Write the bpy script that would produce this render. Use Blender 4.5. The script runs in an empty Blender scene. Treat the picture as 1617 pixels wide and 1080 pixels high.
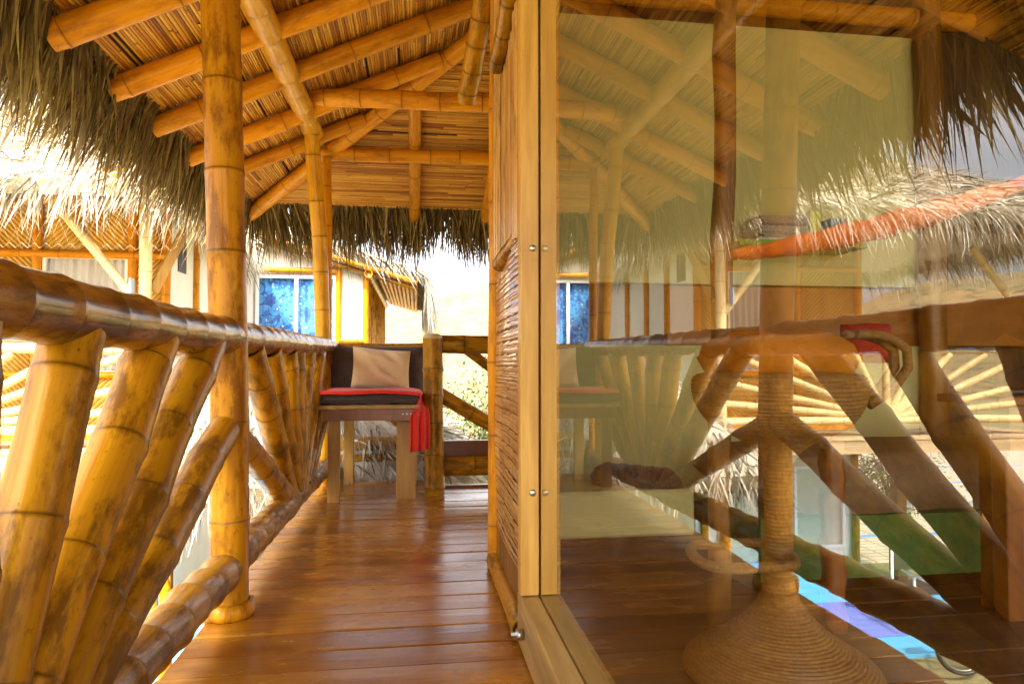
import bpy, math, random
import numpy as np
from math import radians, sin, cos, pi, sqrt
from mathutils import Vector
random.seed(7); rng = np.random.default_rng(7)
sc = bpy.context.scene
COL = sc.collection

# ------------------------------------------------------------------ camera, sky, sun, exposure
CAMH = .855; PSI = radians(8); PIT = radians(1.8); FPX = 1078.0
cam = bpy.data.objects.new('camera', bpy.data.cameras.new('camera')); COL.objects.link(cam)
cam.location = (0, 0, CAMH); cam.rotation_euler = (radians(90) + PIT, 0, -PSI)
cam.data.lens = 24.0; cam.data.sensor_width = 36; cam.data.clip_start = .02; cam.data.clip_end = 3000
sc.camera = cam
SUN = Vector((-.33, -.66, .93)).normalized()          # towards the sun
SEL = math.asin(SUN.z); SAZ = math.atan2(SUN.x, SUN.y)
w = bpy.data.worlds.new('World'); sc.world = w; w.use_nodes = True
nt = w.node_tree; bg = nt.nodes['Background']
sky = nt.nodes.new('ShaderNodeTexSky'); sky.sky_type = 'NISHITA'; sky.sun_disc = False
sky.sun_elevation = SEL; sky.sun_rotation = SAZ; sky.air_density = .7; sky.dust_density = 6.0; sky.ozone_density = 1.0
tc = nt.nodes.new('ShaderNodeTexCoord'); mpc = nt.nodes.new('ShaderNodeMapping'); mpc.inputs['Scale'].default_value = (1.6, 1.6, 4.5); nt.links.new(tc.outputs['Generated'], mpc.inputs[0])
cn_ = nt.nodes.new('ShaderNodeTexNoise'); cn_.inputs['Scale'].default_value = 1.7; cn_.inputs['Detail'].default_value = 7; nt.links.new(mpc.outputs[0], cn_.inputs['Vector'])
cr_ = nt.nodes.new('ShaderNodeValToRGB'); cr_.color_ramp.elements[0].position = .34; cr_.color_ramp.elements[0].color = (.45, .45, .45, 1); cr_.color_ramp.elements[1].position = .62; nt.links.new(cn_.outputs[0], cr_.inputs[0])
hs_ = nt.nodes.new('ShaderNodeHueSaturation'); hs_.inputs['Saturation'].default_value = .12; hs_.inputs['Value'].default_value = 1.9; nt.links.new(sky.outputs[0], hs_.inputs['Color'])
cm_ = nt.nodes.new('ShaderNodeMix'); cm_.data_type = 'RGBA'; nt.links.new(cr_.outputs[0], cm_.inputs[0]); nt.links.new(sky.outputs[0], cm_.inputs[6]); nt.links.new(hs_.outputs[0], cm_.inputs[7])
nt.links.new(cm_.outputs[2], bg.inputs[0]); bg.inputs[1].default_value = .15
sl = bpy.data.lights.new('sun', 'SUN'); sl.energy = 5.0; sl.angle = radians(.6); sl.color = (1, .90, .72)
so = bpy.data.objects.new('sun', sl); COL.objects.link(so)
so.rotation_euler = (-SUN).to_track_quat('-Z', 'Y').to_euler()
sc.view_settings.view_transform = 'Standard'; sc.view_settings.look = 'None'
sc.view_settings.exposure = 1.92; sc.view_settings.gamma = 1.0
sc.cycles.max_bounces = 10; sc.cycles.diffuse_bounces = 5; sc.cycles.transparent_max_bounces = 16
sc.cycles.sample_clamp_indirect = 8

# ------------------------------------------------------------------ measuring helpers
_R = np.array((cos(PSI), -sin(PSI), 0)); _F = np.array((sin(PSI)*cos(PIT), cos(PSI)*cos(PIT), sin(PIT)))
_U = np.array((-sin(PSI)*sin(PIT), -cos(PSI)*sin(PIT), cos(PIT))); C0 = np.array((0, 0, CAMH))
XG = .37                                              # plane of the glass
def P(u, v, X=None, Y=None, Z=None):
    d = _F + (u-808.5)/FPX*_R - (v-540)/FPX*_U
    t = X/d[0] if X is not None else Y/d[1] if Y is not None else (Z-CAMH)/d[2]
    return C0 + d*t

# ------------------------------------------------------------------ materials
def newmat(name):
    m = bpy.data.materials.new(name); m.use_nodes = True
    return m, m.node_tree.nodes, m.node_tree.links, m.node_tree.nodes['Principled BSDF']
def node(N, t, **k):
    n = N.new(t)
    for a, b in k.items(): setattr(n, a, b)
    return n
def ramp(N, L, src, stops):
    r = N.new('ShaderNodeValToRGB'); cr = r.color_ramp
    while len(cr.elements) < len(stops): cr.elements.new(.5)
    for e, (p, c) in zip(cr.elements, stops):
        e.position = p; e.color = (c[0], c[1], c[2], 1) if isinstance(c, (tuple, list)) else (c, c, c, 1)
    L.new(src, r.inputs[0]); return r.outputs[0]
def mixc(N, L, fac, a, b, mode='MIX'):
    m = N.new('ShaderNodeMix'); m.data_type = 'RGBA'; m.blend_type = mode
    for s, i in ((fac, 0), (a, 6), (b, 7)):
        if hasattr(s, 'is_output'): L.new(s, m.inputs[i])
        elif i == 0: m.inputs[0].default_value = s
        else: m.inputs[i].default_value = (*s, 1)
    return m.outputs[2]
def vec(N, L, attr=None, scale=(1, 1, 1), rnd=True):
    if attr: s = node(N, 'ShaderNodeAttribute', attribute_name=attr).outputs['Vector']
    else: s = N.new('ShaderNodeTexCoord').outputs['Object']
    if rnd:
        oi = N.new('ShaderNodeObjectInfo'); ml = node(N, 'ShaderNodeMath', operation='MULTIPLY'); ml.inputs[1].default_value = 37.
        L.new(oi.outputs['Random'], ml.inputs[0])
        ad = node(N, 'ShaderNodeVectorMath', operation='ADD'); L.new(s, ad.inputs[0]); L.new(ml.outputs[0], ad.inputs[1]); s = ad.outputs[0]
    mp = N.new('ShaderNodeMapping'); mp.inputs['Scale'].default_value = scale; L.new(s, mp.inputs[0]); return mp.outputs[0]
def noise(N, L, v, scale=1., detail=4., rough=.6):
    n = N.new('ShaderNodeTexNoise'); n.inputs['Scale'].default_value = scale; n.inputs['Detail'].default_value = detail
    n.inputs['Roughness'].default_value = rough; L.new(v, n.inputs['Vector']); return n.outputs[0]
def bump(N, L, B, h, s, d=.01):
    b = N.new('ShaderNodeBump'); b.inputs['Strength'].default_value = s; b.inputs['Distance'].default_value = d
    L.new(h, b.inputs['Height']); L.new(b.outputs[0], B.inputs['Normal'])
def bamboo_mat(name, light, mid, dark, rough=.3, coat=.5, mott=.5, spots=.5):
    m, N, L, B = newmat(name)
    v1 = vec(N, L, 'bc', (60, 60, 2.2)); v2 = vec(N, L, 'bc', (13, 13, 4.5)); v3 = vec(N, L, 'bc', (55, 55, 30))
    n1 = noise(N, L, v1, 1, 5); n2 = noise(N, L, v2, 1, 6, .7); n3 = noise(N, L, v3, 1, 3)
    c = mixc(N, L, ramp(N, L, n1, [(.35, 0.), (.68, 1.)]), light, mid)
    c = mixc(N, L, ramp(N, L, n2, [(.47, 0.), (.47+.30*(1.25-mott), .85)]), c, dark)
    f = ramp(N, L, n3, [(.66, 0.), (.74, spots)]); c = mixc(N, L, f, c, tuple(x*.5 for x in dark))
    at = node(N, 'ShaderNodeAttribute', attribute_name='ring').outputs['Fac']
    c = mixc(N, L, at, c, (dark[0]*.35, dark[1]*.3, dark[2]*.3))
    hs = N.new('ShaderNodeHueSaturation'); L.new(c, hs.inputs['Color'])
    oi = N.new('ShaderNodeObjectInfo'); mr = N.new('ShaderNodeMapRange'); mr.inputs[3].default_value = .82; mr.inputs[4].default_value = 1.18
    L.new(oi.outputs['Random'], mr.inputs[0]); L.new(mr.outputs[0], hs.inputs['Value'])
    L.new(hs.outputs[0], B.inputs['Base Color'])
    L.new(ramp(N, L, n2, [(.3, rough*.7), (.75, rough*1.5)]), B.inputs['Roughness'])
    B.inputs['Coat Weight'].default_value = coat; B.inputs['Coat Roughness'].default_value = .12
    B.inputs['Specular Tint'].default_value = (1, .70, .30, 1); B.inputs['Specular IOR Level'].default_value = .38
    bump(N, L, B, n1, .35, .004)
    return m
def wood_mat(name, light, dark, scale=(4, 40, 40), rough=.5, coat=0., bmp=.25, attr=None, stain=None):
    m, N, L, B = newmat(name)
    v1 = vec(N, L, attr, scale); v2 = vec(N, L, attr, tuple(s*.18+.6 for s in scale))
    n1 = noise(N, L, v1, 1, 6, .65); n2 = noise(N, L, v2, 1, 4)
    c = mixc(N, L, ramp(N, L, n1, [(.3, 0.), (.7, 1.)]), light, dark)
    c = mixc(N, L, ramp(N, L, n2, [(.42, 0.), (.72, .75)]), c, stain or tuple(x*.55 for x in dark))
    L.new(c, B.inputs['Base Color']); L.new(ramp(N, L, n2, [(.3, rough*.75), (.7, rough*1.3)]), B.inputs['Roughness'])
    B.inputs['Coat Weight'].default_value = coat; B.inputs['Coat Roughness'].default_value = .15
    bump(N, L, B, n1, bmp, .004); return m
def plain_mat(name, col, rough=.6, var=.12, sc_=8., metal=0., bmp=.1, sheen=0.):
    m, N, L, B = newmat(name)
    n = noise(N, L, vec(N, L, None, (sc_,)*3), 1, 5)
    c = mixc(N, L, ramp(N, L, n, [(.3, 0.), (.75, 1.)]), tuple(min(1, x*(1+var)) for x in col), tuple(x*(1-var) for x in col))
    L.new(c, B.inputs['Base Color']); B.inputs['Roughness'].default_value = rough; B.inputs['Metallic'].default_value = metal
    if sheen: B.inputs['Sheen Weight'].default_value = sheen
    if bmp: bump(N, L, B, n, bmp, .01)
    return m
def blade_mat(name, cols, trans=.25, rough=.6):
    m, N, L, B = newmat(name)
    at = node(N, 'ShaderNodeAttribute', attribute_name='rnd').outputs['Fac']
    n = noise(N, L, vec(N, L, None, (30, 30, 30), False), 1, 3)
    c = ramp(N, L, at, [(i/(len(cols)-1), c) for i, c in enumerate(cols)])
    c = mixc(N, L, ramp(N, L, n, [(.4, 0.), (.8, .45)]), c, tuple(x*.5 for x in cols[0]))
    L.new(c, B.inputs['Base Color']); B.inputs['Roughness'].default_value = rough
    if trans:
        t = N.new('ShaderNodeBsdfTranslucent'); L.new(c, t.inputs[0]); mx = N.new('ShaderNodeMixShader'); mx.inputs[0].default_value = trans
        L.new(B.outputs[0], mx.inputs[1]); L.new(t.outputs[0], mx.inputs[2]); L.new(mx.outputs[0], N['Material Output'].inputs[0])
    return m
def glass_mat(name, tint, ior=1.5):
    m, N, L, B = newmat(name); N.remove(B)
    fr = N.new('ShaderNodeFresnel'); fr.inputs[0].default_value = ior
    tr = N.new('ShaderNodeBsdfTransparent'); tr.inputs[0].default_value = (*tint, 1)
    gl = N.new('ShaderNodeBsdfGlossy'); gl.inputs['Roughness'].default_value = 0.0; gl.inputs[0].default_value = (1, .98, .93, 1)
    mx = N.new('ShaderNodeMixShader'); ge = N.new('ShaderNodeNewGeometry'); sb = node(N, 'ShaderNodeMath', operation='SUBTRACT'); sb.inputs[0].default_value = 1; L.new(ge.outputs['Backfacing'], sb.inputs[1])
    mu = node(N, 'ShaderNodeMath', operation='MULTIPLY'); L.new(fr.outputs[0], mu.inputs[0]); L.new(sb.outputs[0], mu.inputs[1])
    L.new(mu.outputs[0], mx.inputs[0]); L.new(tr.outputs[0], mx.inputs[1]); L.new(gl.outputs[0], mx.inputs[2])
    L.new(mx.outputs[0], N['Material Output'].inputs[0]); return m

M = {}
M['gold'] = bamboo_mat('bamboo_gold', (.44, .205, .005), (.34, .125, .003), (.12, .045, .003), .38, .15, .9, .7)
M['rail'] = bamboo_mat('bamboo_rail', (.36, .15, .018), (.22, .08, .008), (.06, .020, .005), .30, .45, .9, .4)
M['orange'] = bamboo_mat('bamboo_orange', (.66, .27, .008), (.57, .195, .004), (.26, .075, .003), .42, .08, .5, .5)
M['post'] = bamboo_mat('bamboo_post', (.56, .255, .008), (.46, .155, .004), (.19, .058, .003), .38, .12, .85, .7)
M['rail2'] = bamboo_mat('bamboo_rail_worn', (.44, .21, .02), (.28, .11, .010), (.10, .032, .005), .36, .22, .9, .6)
M['pale'] = bamboo_mat('bamboo_pale', (.70, .55, .30), (.60, .42, .18), (.35, .22, .09), .5, .1, .3, .3)
M['plate'] = bamboo_mat('bamboo_plate', (.70, .34, .015), (.60, .25, .007), (.30, .11, .006), .34, .3, .35, .7)
M['panel'] = bamboo_mat('bamboo_panel', (.68, .42, .10), (.58, .31, .05), (.35, .15, .02), .5, .05, .3, .3)
M['cane'] = None
def cane_mat():
    m, N, L, B = newmat('split_cane')
    at = node(N, 'ShaderNodeAttribute', attribute_name='rnd').outputs['Fac']
    n = noise(N, L, vec(N, L, 'bc', (300, 300, 6), False), 1, 4)
    c = ramp(N, L, at, [(0., (.20, .065, .005)), (.2, (.48, .17, .010)), (.6, (.64, .30, .025)), (1., (.76, .42, .06))])
    c = mixc(N, L, ramp(N, L, n, [(.42, 0.), (.75, .65)]), c, (.24, .085, .012))
    L.new(c, B.inputs['Base Color']); B.inputs['Roughness'].default_value = .5; return m
M['cane'] = cane_mat()
M['timber'] = wood_mat('planed_timber', (.72, .42, .085), (.52, .25, .030), (45, 45, 3), .5, .15, .2)
M['timber_y'] = wood_mat('planed_sill', (.50, .32, .10), (.32, .18, .045), (45, 3, 45), .5, .15, .25)
M['benchwood'] = wood_mat('bench_wood', (.50, .28, .05), (.36, .165, .02), (30, 30, 4), .5, .1, .2)
M['redwood'] = wood_mat('red_brown_wood', (.24, .07, .008), (.15, .04, .005), (30, 30, 5), .4, .2, .2)
M['brownwood'] = wood_mat('interior_post_wood', (.30, .13, .012), (.19, .07, .006), (40, 40, 3), .5, .1, .3)
M['darkboard'] = wood_mat('dark_board', (.14, .065, .02), (.07, .03, .01), (40, 40, 3), .6, 0, .3)
M['deckpale'] = wood_mat('weathered_deck', (.62, .47, .28), (.45, .30, .15), (3, 30, 30), .6, 0, .3)
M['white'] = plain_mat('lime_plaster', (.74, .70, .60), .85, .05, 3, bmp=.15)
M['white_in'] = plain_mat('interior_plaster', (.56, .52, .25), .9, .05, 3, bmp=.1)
M['whiteframe'] = plain_mat('white_window_frame', (.82, .82, .80), .35, .03)
M['black'] = plain_mat('black_plastic', (.02, .02, .022), .4)
M['dark'] = plain_mat('dark_wood_skirting', (.05, .03, .018), .6)
M['steel'] = plain_mat('bolt_steel', (.45, .44, .40), .35, .2, 60, 1.)
M['brown_cloth'] = plain_mat('brown_cloth', (.060, .032, .024), .85, .25, 60, bmp=.3, sheen=.3)
M['beige_cloth'] = plain_mat('beige_cloth', (.66, .47, .26), .9, .06, 120, bmp=.3, sheen=.2)
M['red_cloth'] = plain_mat('red_cloth', (.80, .022, .004), .9, .12, 90, bmp=.3, sheen=.2)
M['dark_red_cloth'] = plain_mat('dark_red_cloth', (.34, .015, .006), .9, .15, 60)
M['orange_cloth'] = plain_mat('orange_cloth', (.75, .16, .015), .8, .15, 20, bmp=.2)
M['seat_leather'] = plain_mat('orange_leather', (.50, .17, .010), .5, .15, 12)
M['green_cloth'] = plain_mat('green_cloth', (.045, .105, .018), .9, .2, 30)
M['taupe_cloth'] = plain_mat('taupe_cloth', (.18, .11, .06), .9, .2, 30)
M['glass'] = glass_mat('window_glass', (.86, .85, .77), 2.45)
M['glass2'] = glass_mat('small_window_glass', (.9, .93, .93), 1.45)
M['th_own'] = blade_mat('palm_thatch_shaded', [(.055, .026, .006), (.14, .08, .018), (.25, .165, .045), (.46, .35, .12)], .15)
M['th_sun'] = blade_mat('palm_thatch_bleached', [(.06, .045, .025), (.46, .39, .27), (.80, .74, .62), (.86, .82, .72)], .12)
M['th_grey'] = blade_mat('palm_thatch_grey', [(.12, .10, .08), (.34, .30, .24), (.52, .48, .40), (.66, .62, .54)], .15)
M['leaf'] = blade_mat('shrub_leaves', [(.02, .045, .008), (.05, .10, .015), (.11, .17, .03), (.26, .10, .05)], .3, .5)
M['leafdry'] = blade_mat('dry_scrub_leaves', [(.10, .09, .03), (.2, .18, .06), (.3, .27, .11), (.38, .33, .16)], .3, .6)
M['bark'] = wood_mat('bark', (.16, .11, .07), (.08, .05, .03), (20, 20, 5), .9)
M['thcore'] = plain_mat('thatch_core', (.10, .07, .035), .95, .3, 30)
M['thcore2'] = plain_mat('bleached_thatch_core', (.48, .42, .33), .95, .3, 40, bmp=.6)

# ------------------------------------------------------------------ mesh collecting
WLOC = {}
def tag(o, label=None, cat=None, group=None, kind=None):
    for k, v in (('label', label), ('category', cat), ('group', group), ('kind', kind)):
        if v: o[k] = v
    return o
def thing(name, label, cat, loc=(0, 0, 0), group=None):
    o = bpy.data.objects.new(name, None); COL.objects.link(o); o.location = loc; o.empty_display_size = .1
    WLOC[o.name] = np.array(loc, float); return tag(o, label, cat, group)
class MB:
    def __init__(s): s.v = []; s.f = []; s.bc = []; s.rnd = []; s.ring = []; s.n = 0
    def add(s, v, f, bc=None, rnd=0., ring=None):
        v = np.asarray(v, float).reshape(-1, 3); k = len(v)
        s.v.append(v); s.f += [tuple(int(i)+s.n for i in q) for q in f]
        s.bc.append(v if bc is None else np.asarray(bc, float)); s.rnd.append(np.full(k, rnd) if np.isscalar(rnd) else np.asarray(rnd))
        s.ring.append(np.zeros(k) if ring is None else np.asarray(ring)); s.n += k; return s
    def build(s, name, mat, parent=None, smooth=True, loc=None):
        V = np.concatenate(s.v); me = bpy.data.meshes.new(name)
        if parent is not None: off = WLOC[parent.name]
        elif loc is not None: off = np.array(loc, float)
        else: off = np.array([(V[:, 0].min()+V[:, 0].max())/2, (V[:, 1].min()+V[:, 1].max())/2, V[:, 2].min()])
        me.from_pydata((V-off).tolist(), [], s.f)
        a = me.attributes.new('bc', 'FLOAT_VECTOR', 'POINT'); a.data.foreach_set('vector', np.concatenate(s.bc).astype('f').ravel())
        for nm, arr in (('rnd', s.rnd), ('ring', s.ring)):
            a = me.attributes.new(nm, 'FLOAT', 'POINT'); a.data.foreach_set('value', np.concatenate(arr).astype('f'))
        if smooth: me.polygons.foreach_set('use_smooth', [True]*len(me.polygons))
        me.materials.append(mat); me.update()
        o = bpy.data.objects.new(name, me); COL.objects.link(o)
        if parent is not None: o.parent = parent
        else: o.location = off
        WLOC[o.name] = off; return o
def box(mb, c, s, ax=None, rnd=0., bev=.0):
    """box centred c with full sizes s; ax = 3 unit axes"""
    c = np.array(c, float); h = np.array(s, float)/2
    ax = np.eye(3) if ax is None else np.array(ax, float)
    if bev:
        b = min(bev, h.min()*.9); V = []; 
        for z in (-1, 1):
            for (i, q) in ((0, b), (1, 0)):
                hz = h[2]-(b if i else 0) if False else None
        # chamfered along its longest edges: octagonal section extruded
        k = int(np.argmax(s)); o = [i for i in range(3) if i != k]
        pts = []
        for sx, sy in ((1, 1), (-1, 1), (-1, -1), (1, -1)):
            p = [(sx*h[o[0]], sy*(h[o[1]]-b)), (sx*(h[o[0]]-b), sy*h[o[1]])]
            if sx*sy < 0: p.reverse()
            pts += p
        for e in (-1, 1):
            for p in pts:
                q = np.zeros(3); q[o[0]], q[o[1]] = p; q[k] = e*h[k]; V.append(q)
        F = [tuple(range(7, -1, -1)), tuple(range(8, 16))]+[(i, (i+1) % 8, 8+(i+1) % 8, 8+i) for i in range(8)]
        V = np.array(V); loc = V.copy()
        mb.add(c+V@ax, F, bc=loc+rnd*7, rnd=rnd); return mb
    V = np.array([(x, y, z) for z in (-1, 1) for x, y in ((-1, -1), (1, -1), (1, 1), (-1, 1))])*h
    F = [(3, 2, 1, 0), (4, 5, 6, 7), (0, 1, 5, 4), (1, 2, 6, 5), (2, 3, 7, 6), (3, 0, 4, 7)]
    mb.add(c+V@ax, F, bc=V+rnd*7, rnd=rnd); return mb
def bar(mb, a, b, wd, th, up=(0, 0, 1), rnd=0., bev=0.):
    """rectangular bar from a to b, wd across, th along up"""
    a = np.array(a, float); b = np.array(b, float); d = b-a; l = np.linalg.norm(d); d = d/l
    u = np.array(up, float); s = np.cross(u, d); s /= np.linalg.norm(s); u = np.cross(d, s)
    return box(mb, (a+b)/2, (wd, th, l), np.array([s, u, d]), rnd, bev)
def frames(pts):
    pts = np.array(pts, float); n = len(pts); T = np.zeros_like(pts)
    T[1:-1] = pts[2:]-pts[:-2]; T[0] = pts[1]-pts[0]; T[-1] = pts[-1]-pts[-2]
    T /= np.linalg.norm(T, axis=1)[:, None]
    a = np.array((0, 0, 1.)) if abs(T[0][2]) < .9 else np.array((1., 0, 0))
    A = []; 
    for t in T:
        a = a-t*a.dot(t); a /= np.linalg.norm(a); A.append(a)
    A = np.array(A); return T, A, np.cross(T, A)
def tube(mb, pts, r, sides=8, cap=True, rnd=0., closed=False):
    pts = np.array(pts, float); T, A, B = frames(pts); n = len(pts); rr = np.full(n, r) if np.isscalar(r) else np.array(r)
    th = np.arange(sides)/sides*2*pi
    V = (pts[:, None]+rr[:, None, None]*(np.cos(th)[None, :, None]*A[:, None]+np.sin(th)[None, :, None]*B[:, None])).reshape(-1, 3)
    F = [(i*sides+j, i*sides+(j+1) % sides, (i+1)*sides+(j+1) % sides, (i+1)*sides+j) for i in range(n-1) for j in range(sides)]
    if closed: F += [((n-1)*sides+j, (n-1)*sides+(j+1) % sides, (j+1) % sides, j) for j in range(sides)]
    elif cap: F += [tuple(range(sides-1, -1, -1)), tuple((n-1)*sides+j for j in range(sides))]
    s = np.concatenate([[0], np.cumsum(np.linalg.norm(np.diff(pts, axis=0), axis=1))])
    bc = np.stack([np.tile(np.cos(th), n)*np.repeat(rr, sides), np.tile(np.sin(th), n)*np.repeat(rr, sides), np.repeat(s, sides)], 1)
    return mb.add(V, F, bc=bc, rnd=rnd)
def bam(pts, r, sp=.28, seed=0, sides=20, r2=None, mb=None, wob=.004, phase=None, swell=.05):
    """a bamboo culm: swelling nodes, dark scars, hollow ends"""
    R_ = random.Random(seed*131+5); pts = np.array(pts, float); mb = mb or MB()
    seg = np.linalg.norm(np.diff(pts, axis=0), axis=1); L_ = seg.sum(); cs = np.concatenate([[0], np.cumsum(seg)])
    def at(s): return np.array([np.interp(s, cs, pts[:, k]) for k in range(3)])
    if len(pts) > 2:      # smooth the bends
        ss = np.linspace(0, L_, 24); q = np.array([at(x) for x in ss])
        for _ in range(3): q[1:-1] = (q[:-2]+2*q[1:-1]+q[2:])/4
        pts = q; seg = np.linalg.norm(np.diff(pts, axis=0), axis=1); L_ = seg.sum(); cs = np.concatenate([[0], np.cumsum(seg)])
    r2 = r if r2 is None else r2
    nodes = []; s = sp*(R_.random()*.8+.1) if phase is None else phase
    while s < L_-.02: nodes.append(s); s += sp*(.82+.36*R_.random())
    st = [(0, 0, 0)]
    b = [0]+nodes+[L_]
    for i in range(len(b)-1):
        a, c = b[i], b[i+1]; g = c-a
        if i > 0: st += [(a+.006, .35, .12), (a+min(.025, g*.2), .08, 0)]
        for q in (.3, .5, .7): st.append((a+g*q, -.15 if q == .5 else -.1, 0))
        if i < len(b)-2: st += [(c-min(.03, g*.22), .15, 0), (c-.008, .8, .06), (c-.0022, .85, .35), (c+.0002, .5, .8)]
    st.append((L_, 0, 0))
    S = np.array([x[0] for x in st]); k = np.array([x[1] for x in st]); rg = np.array([x[2] for x in st])
    rr = (r+(r2-r)*S/L_)*(1+swell*k)
    C = np.array([at(x) for x in S])
    off = np.zeros_like(C)
    for a in range(3):
        cn = [0]+[R_.uniform(-wob, wob) for _ in nodes]+[0]
        off[:, a] = np.interp(S, b, cn)
    C = C+off; T, A, B = frames(C); n = len(C); th = np.arange(sides)/sides*2*pi
    V = (C[:, None]+rr[:, None, None]*(np.cos(th)[None, :, None]*A[:, None]+np.sin(th)[None, :, None]*B[:, None])).reshape(-1, 3)
    bc = np.stack([np.tile(np.cos(th), n)*np.repeat(rr, sides), np.tile(np.sin(th), n)*np.repeat(rr, sides), np.repeat(S, sides)], 1)
    F = [(i*sides+j, i*sides+(j+1) % sides, (i+1)*sides+(j+1) % sides, (i+1)*sides+j) for i in range(n-1) for j in range(sides)]
    mb.add(V, F, bc=bc, ring=np.repeat(rg, sides))
    for e in (0, n-1):      # hollow cut ends
        d = T[e]*(1 if e == 0 else -1); ring = []
        for (q, dp) in ((1, 0), (.8, 0), (.78, .03), (0.001, .03)):
            ring.append(C[e]+d*dp+rr[e]*q*(np.cos(th)[:, None]*A[e]+np.sin(th)[:, None]*B[e]))
        VV = np.concatenate(ring); FF = [(i*sides+j, (i+1)*sides+j, (i+1)*sides+(j+1) % sides, i*sides+(j+1) % sides) for i in range(3) for j in range(sides)]
        if e: FF = [q[::-1] for q in FF]
        mb.add(VV, FF, ring=np.concatenate([np.full(sides, x) for x in (0, 0, .5, .7)]))
    return mb
def blades(mb, O, D, Ln, W, droop, fold=.25, segs=4, curl=0.):
    """leaf blades: origins O, directions D, lengths, widths; tips bend down by droop"""
    O = np.array(O); D = np.array(D); n = len(O); D /= np.linalg.norm(D, axis=1)[:, None]
    Ln = np.broadcast_to(Ln, n); W = np.broadcast_to(W, n); droop = np.broadcast_to(droop, n)
    rv = rng.normal(size=(n, 3)); S = np.cross(D, rv); S /= np.linalg.norm(S, axis=1)[:, None]; Nn = np.cross(S, D)
    cu = rng.uniform(-1, 1, n)*curl; R0 = rng.uniform(0, 1, n)
    rows = []
    for i in range(segs+1):
        t = i/segs; c = O+D*(Ln*t)[:, None]; c[:, 2] -= droop*Ln*t*t; c += S*(cu*Ln*t*t)[:, None]
        wd = W*(1.0 if t < .01 else (1-t)**.6+.03)*.5
        rows.append(np.stack([c-S*wd[:, None], c+Nn*(wd*fold)[:, None], c+S*wd[:, None]], 1))
    V = np.stack(rows, 1).reshape(-1, 3); k = (segs+1)*3; F = []
    base = [(i*3+j, i*3+j+1, (i+1)*3+j+1, (i+1)*3+j) for i in range(segs) for j in range(2)]
    Fa = (np.array(base)[None]+(np.arange(n)*k)[:, None, None]).reshape(-1, 4)
    mb.add(V, Fa.tolist(), rnd=np.repeat(R0, k)); return mb
def lathe(mb, prof, c, sides=48, rnd=0.):
    th = np.arange(sides)/sides*2*pi; prof = np.array(prof, float); n = len(prof)
    V = np.stack([c[0]+np.outer(prof[:, 0], np.cos(th)), c[1]+np.outer(prof[:, 0], np.sin(th)), np.repeat((c[2]+prof[:, 1])[:, None], sides, 1)], 2).reshape(-1, 3)
    F = [(i*sides+j, i*sides+(j+1) % sides, (i+1)*sides+(j+1) % sides, (i+1)*sides+j) for i in range(n-1) for j in range(sides)]
    mb.add(V, F); return mb
def quadsheet(mb, f, nu, nv, rnd=0.):
    V = [f(i/nu, j/nv) for j in range(nv+1) for i in range(nu+1)]
    F = [(j*(nu+1)+i, j*(nu+1)+i+1, (j+1)*(nu+1)+i+1, (j+1)*(nu+1)+i) for j in range(nv) for i in range(nu)]
    return mb.add(V, F, rnd=rnd)

# ================================================================== GROUND, HILLS
GZ = -2.3
def gm():
    m, N, L, B = newmat('dry_grass_ground')
    n = noise(N, L, vec(N, L, None, (.6, .6, .6), False), 1, 8); n2 = noise(N, L, vec(N, L, None, (9, 9, 9), False), 1, 4)
    c = mixc(N, L, ramp(N, L, n, [(.35, 0.), (.65, 1.)]), (.17, .16, .06), (.33, .27, .14))
    c = mixc(N, L, ramp(N, L, n2, [(.4, 0.), (.7, .6)]), c, (.08, .085, .03))
    L.new(c, B.inputs['Base Color']); B.inputs['Roughness'].default_value = .95; return m
def hm():
    m, N, L, B = newmat('dry_scrub_hill')
    n = noise(N, L, vec(N, L, None, (.07, .07, .12), False), 1, 9, .7); n2 = noise(N, L, vec(N, L, None, (.5, .5, .5), False), 1, 5)
    c = mixc(N, L, ramp(N, L, n, [(.4, 0.), (.6, 1.)]), (.24, .17, .07), (.17, .125, .05))
    c = mixc(N, L, ramp(N, L, n2, [(.52, 0.), (.62, .8)]), c, (.06, .06, .02))
    L.new(c, B.inputs['Base Color']); B.inputs['Roughness'].default_value = .95; return m
mb = MB(); quadsheet(mb, lambda a, b: ((a-.5)*3000, (b-.5)*3000, GZ), 30, 30); tag(mb.build('ground', gm(), None, False), kind='structure')
def hill(a, b):
    an = radians(-150+300*a)+pi/2; r = 60+300*b          # ring of low hills
    h = 17*math.sin(min(1, b*2.4)*pi/2)**2*(1+.22*sin(a*31)+.12*sin(a*77+2)+.06*sin(a*173))
    h += .8*math.sin(a*400+b*60)*b*2
    return (r*cos(an), r*sin(an), GZ-.5+h*1.05)
mb = MB(); quadsheet(mb, hill, 260, 26); tag(mb.build('hills', hm()), kind='structure')
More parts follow.
